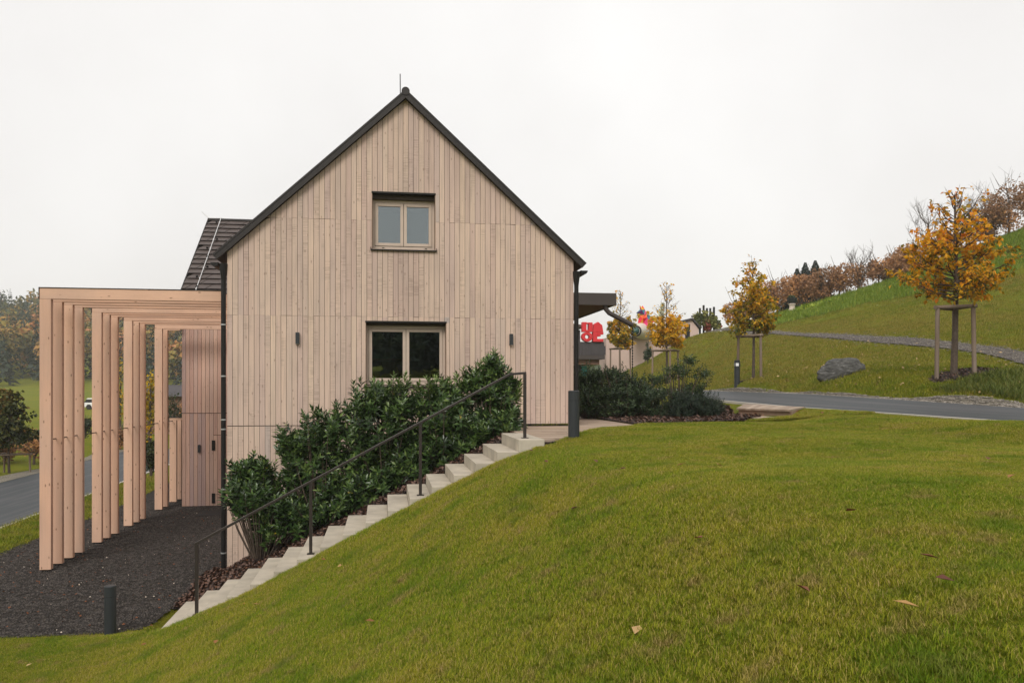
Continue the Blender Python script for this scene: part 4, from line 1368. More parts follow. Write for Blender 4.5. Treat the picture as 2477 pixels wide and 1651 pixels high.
def stakes(base, w, h, label, rot=0.3, r=0.045, mat='stake'):
    b = np.array(base, float)
    e = empty("tree_stakes", b, label, "tree stake")
    c = []
    for k in range(3):
        a = rot + k * 2 * math.pi / 3
        x, y = b[0] + w * math.cos(a), b[1] + w * math.sin(a)
        z = gz(x, y)
        top = b[2] + h
        MB().tube([(x + .03 * math.cos(a), y + .03 * math.sin(a), z - .15), (x, y, top)], [r, r * .95], 10).build("stake", M[mat], e, smooth=True)
        c.append(np.array([x, y, top]))
    for k in range(3):
        p, q = c[k], c[(k + 1) % 3]
        d = (q - p) / np.linalg.norm(q - p)
        zo = np.array([0, 0, .012 + .03 * k * .3])
        MB().tube([p - d * .1 + zo, q + d * .1 + zo], r * .88, 10).build("crossbar", M[mat], e, smooth=True)
    return e

SOIL = []
def soil_disc(c, rx, ry):
    n, rings_ = 28, 4
    V = [(c[0], c[1], gz(c[0], c[1]) + .03)]
    rr = random.Random(3)
    for r in range(1, rings_ + 1):
        for k in range(n):
            a = 2 * math.pi * k / n
            q_ = r / rings_ * (1 + (rr.uniform(-.12, .12) if r == rings_ else 0))
            x, y = c[0] + rx * q_ * math.cos(a), c[1] + ry * q_ * math.sin(a)
            V.append((x, y, gz(x, y) + (.03 if r < rings_ else -.02)))
    Fc = [(0, 1 + k, 1 + (k + 1) % n) for k in range(n)]
    m = MB().add(V, Fc)
    for r in range(rings_ - 1):
        for k in range(n):
            i0, i1 = 1 + r * n + k, 1 + r * n + (k + 1) % n
            m.f.append((i0, i0 + n, i1 + n, i1)); m.mi.append(0)
    tag(m.build("tree_pit_soil", M['mulch']), kind="structure")
    SOIL.append((c, rx, ry))
def on_ground(px, py, D):
    p = atD(px, py, D)
    return np.array([p[0], p[1], gz(p[0], p[1])])

t1 = on_ground(2310, 905, 23)
soil_disc(t1 + (.15, -.1, 0), .95, .75)
young_tree("maple_tree", t1, 5.35, 2.05, 1.55, "orange field maple with broad crown on the bank by the gravel path", 'maple', 74, .125, 31, per=14, bare_top=.42, taper=1.05, spread_low=1.15, trunk_r=.085)
stakes(t1, .5, 1.83, "three pale round stakes with crossbars holding the broad orange maple", rot=.96, r=.06)
t2 = on_ground(1822, 918, 33)
soil_disc(t2, .7, .6)
young_tree("maple_tree", t2, 5.05, 1.9, 1.0, "slender orange and green maple beside the lamp bollard", 'mapleolive', 58, .13, 32, per=13, bare_top=.35, taper=.9, spread_low=1.1, trunk_r=.06)
stakes(t2, .57, 1.72, "three brown round stakes with crossbars holding the slender maple by the lamp bollard", rot=.6, r=.055)
t3 = on_ground(1613, 935, 45)
young_tree("maple_tree", t3, 5.9, 2.2, 1.1, "yellow maple with bare leading twigs below the plastered wall", 'mapleyellow', 62, .16, 33, per=18, bare_top=.62, taper=.75, spread_low=1.05, trunk_r=.07)
stakes(t3, .8, 1.95, "three round stakes with crossbars holding the yellow maple", rot=.4, r=.055)
t4 = on_ground(1500, 935, 55)
young_tree("maple_tree", t4, 6.4, 2.3, 1.05, "olive and yellow maple with bare top in front of the dark balcony building", 'mapleolive', 60, .17, 34, per=18, bare_top=.58, taper=.75, spread_low=1.05, trunk_r=.07)
stakes(t4, .75, 2.2, "three round stakes with crossbars holding the olive maple by the dark building", rot=.2, r=.055)
t5 = np.array([-15.2, 36.5, gz(-15.2, 36.5)])
young_tree("maple_tree", t5, 3.5, 1.15, 1.25, "dark green young maple beyond the lane with wire guard", 'greenleaf', 56, .15, 35, per=15, bare_top=.02, trunk_r=.05)
stakes(t5, .75, 0.75, "low dark stakes with pale crossbar around the young maple beyond the lane", rot=.1, r=.04)

# ---- crowns made of leaf clumps, for background trees
def clump_crown(rng, c, rx, rz, n, leaf, tone, spread=.1, lobes=9, ry=None):
    ry = rx if ry is None else ry
    d = rand_dirs(lobes, rng)
    lc = np.array(c) + d * np.array([rx, ry, rz]) * rng.uniform(.3, .72, (lobes, 1))
    lr = rng.uniform(.28, .5, lobes)
    k = rng.integers(0, lobes, n)
    dd = rand_dirs(n, rng)
    P = lc[k] + dd * (lr[k] * rng.uniform(.7, 1.08, n))[:, None] * np.array([rx, ry, rz])
    A = rand_dirs(n, rng)
    N = unit(dd + rng.normal(size=(n, 3)) * .4)
    v = np.clip(tone + rng.normal(0, spread, lobes)[k] + rng.normal(0, .05, n), 0, 1)
    L = leaf * rng.uniform(.6, 1.3, n)
    return P, A, N, L, v
def cone_crown(rng, c, r, h, n, leaf, tone):
    t = rng.random(n) ** .75
    tiers = 14
    tq = np.floor(t * tiers) / tiers
    rad = r * (1 - tq) * (1 - .55 * (t * tiers % 1)) * rng.uniform(.55, 1.05, n)
    az = rng.uniform(0, 6.283, n)
    P = np.stack([c[0] + rad * np.cos(az), c[1] + rad * np.sin(az), c[2] + t * h], 1)
    A = np.stack([np.cos(az), np.sin(az), -.35 + 0 * az], 1) + rng.normal(size=(n, 3)) * .2
    N = np.tile([0, 0, 1.0], (n, 1)) + rng.normal(size=(n, 3)) * .3
    return P, A, N, leaf * (1.15 - t) * rng.uniform(.7, 1.3, n), np.clip(tone + rng.normal(0, .2 if tone > .2 else .05, n), 0, 1)

def bg_tree(name, base, H, r, label, cat, mat, tone, seed, n=520, leaf=.35, conifer=False, group=None, bare=False, ry=None, low=.18):
    rng = np.random.default_rng(seed)
    b = np.array(base, float)
    e = empty(name, b, label, cat, group)
    m = MB()
    m.tube([b - (0, 0, .3), b + (0.02, 0, H * .5), b + (0.05, 0.03, H * (.92 if bare or conifer else .75))], [.05 + H * .012, .03 + H * .007, .015], 7)
    if not conifer:
        for k in range(26 if bare else 11):
            h = H * rng.uniform(.15, .8)
            az = rng.uniform(0, 6.28)
            ln = r * rng.uniform(.6, 1.15) * (1.1 - .5 * h / H)
            p0 = b + np.array([0.02, 0, h])
            p1 = p0 + np.array([math.cos(az) * ln * .5, math.sin(az) * ln * .5, ln * .5])
            p2 = p0 + np.array([math.cos(az) * ln * .85, math.sin(az) * ln * .85, ln * 1.25])
            m.tube([p0, p1, p2], [.035, .02, .008], 4, False)
            if bare:
                for j in range(6):
                    s = rng.uniform(.3, 1)
                    q = p1 * (1 - s) + p2 * s
                    m.tube([q, q + np.array([rng.normal() * .35, rng.normal() * .35, rng.uniform(.3, .9)]) * r * .5], [.012, .005], 3, False)
    m.build("trunk", M['twig'] if bare else M['bark'], e)
    if conifer:
        P, A, N, L, v = cone_crown(rng, b + (0, 0, H * .08), r, H * .95, n, leaf, tone)
        leaves("crown", P, A, N, L, L * .45, v, M[mat], e, droop=.25)
    else:
        P, A, N, L, v = clump_crown(rng, b + np.array([0, 0, H * (.5 + low / 2)]), r, H * (.5 - low / 2), n, leaf, tone, spread=.2, lobes=13, ry=ry)
        leaves("crown", P, A, N, L, L * .7, v, M[mat], e)
    return e

# trees along the hill crest
CREST = [  # px, base py, depth, top py, half width px, kind, tone
    (1790, 790, 66, 742, 40, 'r', .62), (1838, 775, 66, 700, 34, 'r', .5), (1880, 765, 67, 668, 36, 'r', .68), (1935, 750, 67, 655, 40, 'r', .6), (1985, 738, 67, 650, 36, 'r', .5),
    (2030, 730, 67, 640, 38, 'r', .66), (2080, 712, 67, 632, 38, 'b', .5), (2125, 700, 67, 625, 36, 'r', .62), (2165, 690, 66, 605, 34, 'r', .75), (2205, 675, 66, 590, 36, 'r', .7),
    (2245, 660, 66, 520, 46, 'b', .5), (2295, 645, 66, 560, 44, 'r', .5), (2345, 625, 65, 505, 44, 'b', .5), (2385, 612, 65, 500, 44, 'r', .35), (2440, 590, 64, 440, 54, 'r', .62), (2520, 560, 64, 420, 60, 'r', .5),
    (2400, 600, 70, 470, 50, 'b', .5), (2075, 712, 72, 640, 24, 'b', .4)]
words = ["tawny", "copper", "russet", "light brown", "hazel brown", "dull orange", "bare grey", "chestnut", "bright rust", "dark rust", "tall bare", "olive brown", "twiggy grey", "dusky brown", "tall reddish", "large brown", "leafless", "slim grey"]
spots = ["at the low end of the crest", "behind the stone urn on the left", "directly behind the stone urn", "right of the stone urn", "behind the broad-leaved ground plants", "above the end of the ground plants",
         "in the gap before the bright rust bush", "next to the bright rust bush on its downhill side", "at the middle of the crest", "just downhill of the broad orange maple", "behind the left side of the broad orange maple",
         "behind the crown of the broad orange maple", "behind the top right of the broad orange maple", "uphill of the broad orange maple", "where the crest leaves the frame", "at the uphill end of the crest row",
         "rising over the dusky brown bush", "with a thin dark trunk midway along the crest"]
for i, (px, py, D, tp, hw, k, tone) in enumerate(CREST):
    b = on_ground(px, py, D + 2)
    top = atD(px, tp, D + 2)[2]
    H = max(2.2, top - b[2]) * 1.06
    bg_tree("crest_tree", b, H, hw * (D + 2) / F * 1.25, "%s autumn tree %s" % (words[i], spots[i]), "tree", 'rust', tone, 100 + i, n=(420 if k == 'b' else 1900), leaf=.2, bare=(k == 'b'), low=.02)
for i, (px, tp, D, hw, lab) in enumerate([(1928, 652, 74, 14, "small dark spruce lowest of the crest spruces"), (1948, 638, 74, 16, "dark spruce in the middle of the crest spruces"), (1972, 633, 75, 17, "tallest dark spruce over the crest bushes")]):
    b = on_ground(px, 770, D)
    H = atD(px, tp, D)[2] - b[2]
    bg_tree("spruce_tree", b, H, hw * D / F * 2.2 + .5, lab, "tree", 'conifer', .4, 140 + i, n=3600, leaf=.5, conifer=True)

# wood on the far left slope, one mass
def forest():
    rng = np.random.default_rng(55)
    Ps, As, Ns, Ls, Vs = [], [], [], [], []
    cnt = 0
    tries = 0
    while cnt < 420 and tries < 6000:
        tries += 1
        px = rng.uniform(-260, 560)
        D = rng.uniform(168, 345)
        p = atD(px, 900, D)
        z = gz(p[0], p[1])
        if D < 180 and rng.random() < .5:
            continue
        kind = rng.random()
        n = int(210)
        H = rng.uniform(9, 16)
        if kind < .18 or (D < 195 and kind < .5):
            a = cone_crown(rng, np.array([p[0], p[1], z]), rng.uniform(2.2, 3.2), H * 1.1, n, 1.5, rng.uniform(.02, .12))
        else:
            tone = rng.choice([.25, .4, .5, .62, .74, .84, .95], p=[.13, .12, .13, .16, .18, .16, .12])
            a = clump_crown(rng, (p[0], p[1], z + H * .55), rng.uniform(3, 4.6), H * .5, n, 1.15, tone, .05, 8)
        for l_, x in zip((Ps, As, Ns, Ls, Vs), a):
            l_.append(x)
        cnt += 1
    P, A, N, L, v = map(np.concatenate, (Ps, As, Ns, Ls, Vs))
    o = leaves("far_forest", P, A, N, L, L * .75, v, M['forest'])
    tag(o, "hazy mixed autumn forest covering the far valley slope", "forest", kind="stuff")
forest()

def rear_wood():
    rng = np.random.default_rng(56)
    out = []
    for k in range(170):
        x, y = rng.uniform(-95, 110), rng.uniform(-105, -72)
        z = gz(x, y)
        H = rng.uniform(8, 11.5)
        if rng.random() < .45:
            out.append(cone_crown(rng, np.array([x, y, z]), 2.6, H, 190, 1.5, .06))
        else:
            out.append(clump_crown(rng, (x, y, z + H * .5), 3.6, H * .5, 190, 1.2, rng.choice([.2, .3, .45]), .05, 8))
    for k in range(70):  # nearer shrub row, unseen, added to darken the lower window's reflection
        x, y = rng.uniform(-36, 44), rng.uniform(-34, -25)
        H = rng.uniform(3.6, 5.6)
        out.append(clump_crown(rng, (x, y, gz(x, y) + H * .45), 2.2, H * .55, 300, .6, rng.choice([.05, .15, .25]), .05, 8))
    P, A, N, L, v = map(np.concatenate, zip(*out))
    tag(leaves("rear_woodland", P, A, N, L, L * .8, v, M['forest']), "dark mixed wood on the rise facing the gable windows, with nearer shrubs added to darken their reflections", "forest", kind="stuff")
rear_wood()

# bushes and trees beyond the lane, told apart between the posts
LEFT = [  # px, base py, depth, top py, half-width px, mat, tone, label
    (-35, 1135, 38, 1060, 50, 'greenleaf', .5, "dull green bush left of the young maple beyond the lane"),
    (82, 1125, 39, 1045, 42, 'rust', .75, "rusty brown bush right of the young maple beyond the lane"),
    (12, 1128, 39, 1055, 46, 'rust', .6, "orange-brown bush low behind the young maple beyond the lane"),
    (130, 1090, 48, 1010, 50, 'mapleolive', .6, "olive bush hidden behind the front timber posts"),
    (205, 1085, 50, 1030, 30, 'greenleaf', .3, "dark green round bush seen through the first gap of the frames"),
    (290, 1085, 46, 1040, 22, 'rust', .5, "brown bush seen through the second gap of the frames"),
    (290, 985, 60, 880, 26, 'mapleolive', .45, "yellow-green tree seen through the second gap of the frames"),
    (362, 1080, 40, 900, 22, 'mapleolive', .4, "tall yellow-green tree seen through the third gap of the frames"),
    (365, 1120, 32, 1060, 18, 'greenleaf', .2, "low dark bush under the yellow-green tree in the third gap"),
    (420, 1060, 52, 955, 26, 'greenleaf', .25, "dark green bush beside the flush-clad wing"),
    (445, 1050, 55, 965, 24, 'rust', .7, "orange bush half hidden by the flush-clad wing")]
for i, (px, py, D, tp, hw, mat, tone, lab) in enumerate(LEFT):
    b = on_ground(px, py, D)
    H = max(1.2, atD(px, tp, D)[2] - b[2]) * 1.12
    bg_tree("roadside_bush", b, H, hw * D / F, lab, "bush", mat, tone, 200 + i, n=650, leaf=.16, low=.05)

# parked white van on the far meadow track
def car():
    p = on_ground(246, 995, 108)
    x, y, z = p
    e = empty("parked_car", p, "white car parked on the far meadow seen between the timber frames", "car")
    MB().prismY([(x - 2.0, z + .3), (x + 2.0, z + .3), (x + 2.05, z + .75), (x + 1.2, z + .88), (x - 2.05, z + .88)], y - .85, y + .85).build("body", M['white'], e, bevel=.06)
    MB().prismY([(x - 1.9, z + .88), (x + 1.15, z + .88), (x + .5, z + 1.3), (x - 1.6, z + 1.3)], y - .78, y + .78).build("window", M['jetdark'], e)
    MB().prismY([(x - 1.65, z + 1.3), (x + .55, z + 1.3), (x + .4, z + 1.46), (x - 1.5, z + 1.46)], y - .77, y + .77).build("roof", M['white'], e, bevel=.03)
    for dx in (-1.3, 1.3):
        for dy in (-.76, .76):
            MB().lathe([(.33, -.11), (.33, .11)], (x + dx, y + dy, z + .33), (0, 1, 0), 16).build("wheel", M['tyre'], e)
car()

# low barn behind the bushes at the end of the yard
p = on_ground(420, 1000, 62)
barn = empty("barn", p, "low grey-roofed barn behind the bushes beyond the yard", "barn")
x, y = p[0], p[1]; zt = atD(420, 958, 62)[2]; zr = atD(420, 943, 62)[2]
MB().box(x - 3, x + 5, y, y + 5, p[2] - .3, zt).build("wall", M['soffit'], barn)
MB().prismX([(y - .4, zt), (y + 5.4, zt), (y + 2.5, zr + .4)], x - 3.3, x + 5.3).build("roof", M['dark_clad'], barn)

# ---------------------------------------------------------------- far right: wall, building, aircraft, fox, urn, vine arbour
WD = 66.0
def W(px, py, D=WD):
    return atD(px, py, D)
# plastered retaining wall
a, b = W(1466, 817), W(1655, 817)
pw = empty("plastered_wall", ((a[0] + b[0]) / 2, a[1], 2.0), "long pink plastered retaining wall under the aircraft", "wall")
MB().slab([(a[0], a[1], 0.5), (b[0], b[1], 0.5), (b[0], b[1], b[2]), (a[0], a[1], a[2])], (0, 1, 0), 5.0).build("wall", M['plaster'], pw)
c0, c1 = W(1508, 817, WD - .3), W(1660, 815, WD - .3)
MB().slab([(c0[0], c0[1], c0[2] + .01), (c1[0], c1[1], c1[2] + .01), (c1[0], c1[1], c1[2] + .1), (c0[0], c0[1], c0[2] + .1)], (0, 1, 0), 5.6).build("coping", M['dark_clad'], pw)
# gabled portal end of the wall
hutp = W(1676, 812, 64)
hut = empty("garden_hut", hutp, "small gabled plaster hut with a black doorway at the end of the wall", "hut")
l0, r0 = W(1652, 815, 64), W(1692, 800, 64)
tz, lz, rz = W(1672, 773, 64)[2], W(1655, 780, 64)[2], W(1692, 795, 64)[2]
MB().prismY([(l0[0], l0[2] - 1), (r0[0], l0[2] - 1), (r0[0], rz), (W(1674, 773, 64)[0], tz), (l0[0], lz)], l0[1], l0[1] + 3).build("wall", M['plaster'], hut)
MB().prismY([(W(1658, 0, 64)[0], l0[2] - .6), (W(1669, 0, 64)[0], l0[2] - .6), (W(1670, 0, 64)[0], W(0, 783, 64)[2]), (W(1657, 0, 64)[0], W(0, 786, 64)[2])], l0[1] - .03, l0[1] - .004).build("door", M['jetdark'], hut)
MB().prismY([(l0[0] - .15, lz + .02), (W(1674, 773, 64)[0], tz + .02), (r0[0] + .15, rz + .02), (r0[0] + .15, rz + .14), (W(1674, 773, 64)[0], tz + .15), (l0[0] - .15, lz + .12)], l0[1] - .2, l0[1] + 3.2).build("roof", M['dark_clad'], hut)

# dark building with terrace above a pale ground floor
BD = 62.0
q0, q1 = W(1380, 868, BD), W(1465, 868, BD)
bl = empty("dark_building", ((q0[0] + q1[0]) / 2, q0[1], 1.0), "dark clad building with balcony and pale green ground floor behind the shrubs", "building")
zt_ = W(0, 826, BD)[2]
MB().box(q0[0] - 4, q1[0], q0[1], q0[1] + 4, q0[2], zt_).build("balcony", M['dark_clad'], bl)
for k, xx in enumerate(np.linspace(q0[0], q1[0] - .1, 12)):
    MB().box(xx, xx + .2, q0[1] - .03, q0[1] - .002, q0[2] + .32, zt_ - .3).build("board", M['dark_clad'], bl)
MB().box(q0[0] - 4, q1[0] + .04, q0[1] - .06, q0[1] - .001, q0[2], q0[2] + .3).build("fascia", M['canopy'], bl)
MB().box(q0[0] - 4, q1[0] - .3, q0[1] + .3, q0[1] + 4, q0[2] - .4, q0[2] - .002).build("soffit", M['soffit'], bl)
MB().box(q0[0] - 4, q1[0] + .0, q0[1] + 1.0, q0[1] + 4, -1.0, q0[2] - .4).build("wall", M['palegreen'], bl)
d0, d1 = W(1415, 0, BD), W(1428, 0, BD)
MB().box(d0[0], d1[0], q0[1] + .85, q0[1] + .99, -.5, q0[2] - .5).build("door", M['teal'], bl)
MB().box(q0[0] - 4, d0[0] - .05, q0[1] + .8, q0[1] + .98, -.5, q0[2] - .45).build("opening", M['jetdark'], bl)
u0 = W(1400, 772, BD); u1 = W(1417, 790, BD)
MB().prismY([(q0[0] - 4, zt_), (u1[0] - .1, zt_), (u1[0] - .1, W(0, 795, BD)[2]), (q0[0] - 4, W(0, 765, BD)[2])], q0[1] + 1.2, q0[1] + 4).build("upper_storey", M['dark_clad'], bl)
MB().prismY([(q0[0] - 4, W(0, 762, BD)[2]), (u1[0] + .15, W(0, 784, BD)[2]), (u1[0] + .15, W(0, 790, BD)[2]), (q0[0] - 4, W(0, 770, BD)[2])], q0[1] + .7, q0[1] + 4.3).build("roof", M['roof_metal'], bl)

# red steel block sculpture on the balcony (plain stand-in)
s0_, s1_ = W(1410, 825, BD - .2), W(1463, 778, BD - .2)
sc_ = empty("red_sculpture", ((s0_[0] + s1_[0]) / 2, s0_[1] + .3, zt_), "big red steel openwork block sculpture standing on the dark balcony", "sculpture")
xm, zm = (s0_[0] + s1_[0]) / 2, (s1_[2] + zt_) / 2
ry0, ry1 = s0_[1] + .15, s0_[1] + .6
def red_part(m):
    m.build("block", M['red'], sc_, bevel=.025)
gx_, gz_ = (s1_[0] - s0_[0]) / 2, (s1_[2] - zt_) / 2
# stacked plates: slotted slab, upright hoop, notched slab, stepped comb
x0, z0 = s0_[0], zm
red_part(MB().box(x0, x0 + gx_ * .4, ry0, ry1, z0, z0 + gz_).box(x0 + gx_ * .6, x0 + gx_ * .98, ry0, ry1, z0, z0 + gz_ * .97).box(x0 + gx_ * .4, x0 + gx_ * .6, ry0 + .003, ry1 - .003, z0, z0 + gz_ * .2).box(x0 + gx_ * .4, x0 + gx_ * .6, ry0 + .003, ry1 - .003, z0 + gz_ * .8, z0 + gz_ * .96))
hc = np.array([x0 + gx_ * .47, zt_ + gz_ * .5])
hm_ = MB()
for k in range(16):
    t0_, t1_ = 2 * math.pi * k / 16, 2 * math.pi * (k + 1) / 16
    hm_.prismY([(hc[0] + gx_ * .2 * math.cos(t0_), hc[1] + gz_ * .2 * math.sin(t0_)), (hc[0] + gx_ * .52 * math.cos(t0_), hc[1] + gz_ * .5 * math.sin(t0_)), (hc[0] + gx_ * .52 * math.cos(t1_), hc[1] + gz_ * .5 * math.sin(t1_)), (hc[0] + gx_ * .2 * math.cos(t1_), hc[1] + gz_ * .2 * math.sin(t1_))], ry0, ry1)
red_part(hm_)
red_part(MB().prismY([(xm + .01, zm), (xm + gx_, zm), (xm + gx_ * .9, zm + gz_ * .7), (xm + gx_ * .5, zm + gz_ * 1.05), (xm + gx_ * .1, zm + gz_ * .8)], ry0, ry1))
red_part(MB().box(xm + .01, xm + gx_ * .42, ry0, ry1, zt_, zm - .006).box(xm + gx_ * .42, xm + gx_ * 1.0, ry0 + .003, ry1 - .003, zt_, zt_ + gz_ * .3).box(xm + gx_ * .42, xm + gx_ * .75, ry0 + .003, ry1 - .003, zt_ + gz_ * .55, zm - .008).box(xm + gx_ * .75, xm + gx_ * 1.02, ry0 + .003, ry1 - .003, zt_ + gz_ * .75, zm - .008))

# old jet aircraft parked on the wall top
NZ = W(1538, 800, 63)
TL = W(1612, 797, 75)
ax_ = TL - NZ
LEN = np.linalg.norm(ax_)
axu = ax_ / LEN
jet = empty("jet_aircraft", (NZ[0], NZ[1], NZ[2] - .55), "old pale jet aircraft with dark intake ring and green nose cone on the wall", "aircraft")
MB().lathe([(.40, .0), (.44, .25), (.62, 1.6), (.75, 3.6), (.78, 6), (.74, 9), (.6, LEN - .5), (.5, LEN)], NZ, axu, 28).build("fuselage", M['jet'], jet, smooth=True)
MB().lathe([(.30, .02), (.34, -.05), (.415, -.04), (.43, .12), (.40, .2)], NZ, axu, 28).build("intake_ring", M['jetdark'], jet, smooth=True)
MB().lathe([(.02, -.42), (.13, -.36), (.23, -.22), (.285, -.04), (.29, .05)], NZ, axu, 28).build("nose_cone", M['nose'], jet, smooth=True)
sd = np.cross(axu, (0, 0, 1)); sd = sd / np.linalg.norm(sd)
for s_ in (-1, 1):
    r0_ = NZ + axu * 4.5 + sd * s_ * .6 + np.array([0, 0, -.2])
    MB().slab([r0_, r0_ + axu * 4.2 + sd * s_ * 2.9, r0_ + axu * 4.9 + sd * s_ * 2.9, r0_ + axu * 5.2], (0, 0, 1), .1).build("wing", M['jet'], jet)
    r1_ = NZ + axu * 9.5 + sd * s_ * .55
    MB().slab([r1_, r1_ + axu * 1.6 + sd * s_ * 1.4, r1_ + axu * 2.2 + sd * s_ * 1.4, r1_ + axu * 1.6], (0, 0, 1), .08).build("tailplane", M['jet'], jet)
f0 = NZ + axu * 7.6 + np.array([0, 0, .6])
MB().slab([f0, f0 + axu * 3.2, f0 + axu * 3.9 + np.array([0, 0, 1.75]), f0 + axu * 2.7 + np.array([0, 0, 1.8])], sd, .12).build("tail_fin", M['fin'], jet)
zfl = c0[2] + .1
for (d_, s_) in ((1.1, 0), (5.4, -1.1), (5.4, 1.1)):
    q = NZ + axu * d_ + sd * s_
    g_ = MB().tube([(q[0], q[1], q[2] - .3), (q[0], q[1], zfl + .18)], .05, 8)
    lg = g_.build("landing_gear", M['jetdark'], jet)
    MB().lathe([(.18, -.07), (.18, .07)], (q[0], q[1], zfl + .18), sd, 16).build("wheel", M['tyre'], jet)

# faceted fox
def fox():
    base = NZ + axu * 2.6
    S = 64.5 / F                       # metres per photo pixel at the fox
    def P(px, py, dy):
        w = atD(px, py, 64.5)
        return (w[0], w[1] + dy, w[2])
    pts = {'nose': P(1538, 757, -.1), 'brow': P(1550, 750, -.28), 'browb': P(1552, 750, .28), 'cheek': P(1556, 762, -.3), 'cheekb': P(1556, 762, .3), 'chin': P(1545, 762, 0),
           'earA': P(1545, 739, -.22), 'earB': P(1557, 738, .24), 'ha': P(1548, 748, 0), 'hb': P(1560, 748, 0), 'neckt': P(1564, 758, 0), 'chest': P(1544, 774, 0), 'chl': P(1552, 771, -.3), 'chr': P(1552, 771, .3),
           'pawl': P(1543, 788, -.2), 'pawr': P(1543, 788, .2), 'bk': P(1572, 763, 0), 'sl': P(1562, 768, -.34), 'sr': P(1562, 768, .34), 'hipl': P(1571, 781, -.36), 'hipr': P(1571, 781, .36), 'rump': P(1582, 778, 0),
           'bl': P(1566, 790, -.3), 'br': P(1566, 790, .3), 'tail': P(1586, 770, 0), 'belly': P(1556, 782, 0), 't2': P(1584, 784, -.1)}
    n = list(pts)
    V = [pts[k] for k in n]
    T = ["nose brow ha", "nose ha browb", "nose cheek brow", "nose browb cheekb", "nose chin cheek", "nose cheekb chin", "brow earA ha", "earA hb ha", "brow hb earA", "brow cheek hb", "browb ha earB", "ha hb earB", "earB hb browb", "browb hb cheekb",
         "hb cheek neckt", "hb neckt cheekb", "cheek chl neckt", "cheekb neckt chr", "chin chest chl", "chin chl cheek", "chin cheekb chr", "chin chr chest", "chl sl neckt", "chr neckt sr", "neckt sl bk", "neckt bk sr", "chest pawl chl", "chest chr pawr", "chest pawr pawl",
         "pawl belly chl", "pawr chr belly", "pawl pawr belly", "chl belly sl", "chr sr belly", "sl hipl bk", "sr bk hipr", "sl belly hipl", "sr hipr belly", "hipl rump bk", "hipr bk rump", "hipl bl rump", "hipr rump br", "hipl belly bl", "hipr br belly", "bl belly br", "bl br rump",
         "rump tail t2", "bk tail rump", "bk rump tail", "rump t2 tail"]
    Fc = [tuple(n.index(k) for k in t.split()) for t in T]
    m = MB()
    rng = random.Random(5)
    palette = [0, 1, 2, 3, 4, 1, 0, 5, 6, 2, 7, 0, 1]
    for i, f in enumerate(Fc):
        m.add([V[k] for k in f], [(0, 1, 2)], palette[(i * 5 + rng.randint(0, 3)) % len(palette)])
    o = m.build("fox_sculpture", FOXC, origin=P(1560, 790, 0))
    tag(o, "faceted multicoloured fox sculpture riding on the jet aircraft", "sculpture")
fox()

# columnar shrub before the wall
cs = on_ground(1567, 870, 61)
rng_ = np.random.default_rng(3)
csh = empty("columnar_yew", cs, "small dark columnar evergreen against the plastered wall", "shrub")
MB().tube([cs - (0, 0, .2), cs + (0, 0, 1.0)], .04, 6).build("stem", M['bark'], csh)
P_, A__, N_, L_, v_ = clump_crown(rng_, cs + (0, 0, .85), .33, .85, 900, .13, .4)
leaves("foliage", P_, A__, N_, L_, L_ * .5, v_, M['boxwood'], csh)

# vine arbour on the saddle
va = on_ground(1705, 808, 66)
vine = empty("vine_arbour", va, "dark timber arbour overgrown with pale creeper on the hill saddle", "arbour")
for px, tp in ((1693, 745), (1702, 738), (1710, 745), (1718, 745), (1727, 742)):
    a_ = W(px, 0, 66); t_ = W(px, tp, 66)
    MB().tube([(a_[0], a_[1], va[2] - .5), (a_[0], a_[1], t_[2])], .09, 8).build("post", M['jetdark'], vine)
a_, b_ = W(1672, 765, 65.8), W(1735, 765, 65.8)
MB().bar(a_, b_, .1, .12).build("rail", M['jetdark'], vine)
Pc = [clump_crown(np.random.default_rng(70 + k), W(px, py, 65.6), r1, r2, 500, .2, tone, .2, ry=.5) for k, (px, py, r1, r2, tone) in enumerate([(1690, 775, .75, .8, .55), (1715, 778, .7, .85, .6), (1735, 785, .4, .6, .5), (1680, 785, .4, .5, .4), (1713, 787, .3, .5, .97)])]
P_, A__, N_, L_, v_ = map(np.concatenate, zip(*Pc))
leaves("creeper", P_, A__, N_, L_, L_ * .8, v_, M['creeper'], vine)

# stone urn on the crest
ub = on_ground(1916, 742, 64)
S_ = 64 / F
urn = empty("garden_urn", ub, "carved pale stone pedestal with green planted bowl on the crest", "urn")
MB().lathe([(.42, -.2), (.40, .12), (.28, .2), (.2, .42), (.24, .6), (.3, .66), (.2, .72)], ub, n=14).build("pedestal", M['urn'], urn, smooth=True)
MB().lathe([(.2, .72), (.34, .84), (.40, 1.08), (.42, 1.16), (.36, 1.14)], ub, n=18).build("bowl", M['anthracite'], urn, smooth=True)
P_, A__, N_, L_, v_ = clump_crown(np.random.default_rng(8), ub + (0, 0, 1.2), .36, .2, 260, .12, .5)
leaves("planting", P_, A__, N_, L_, L_ * .6, v_, M['openshrub'], urn)

# broad-leaved ground plants on the crest
rng_ = np.random.default_rng(77)
P_, A__ = [], []
for k in range(150):
    px = rng_.uniform(1935, 2040)
    b_ = on_ground(px, 0 + np.interp(px, [1935, 2040], [748, 715]), rng_.uniform(61.5, 64.5))
    for j in range(6):
        P_.append(b_ + rng_.normal(size=3) * (.15, .15, .02)); A__.append(np.r_[rng_.normal(size=2) * .7, .8])
P_, A__ = np.array(P_), np.array(A__)
N_ = rand_dirs(len(P_), rng_); N_[:, 2] = np.abs(N_[:, 2]) + .4
L_ = rng_.uniform(.25, .5, len(P_))
tag(leaves("ground_plants", P_, A__, N_, L_, L_ * .5, rng_.random(len(P_)), M['longgrass']), "broad green leafy ground plants along the hill crest", "plants", kind="stuff")

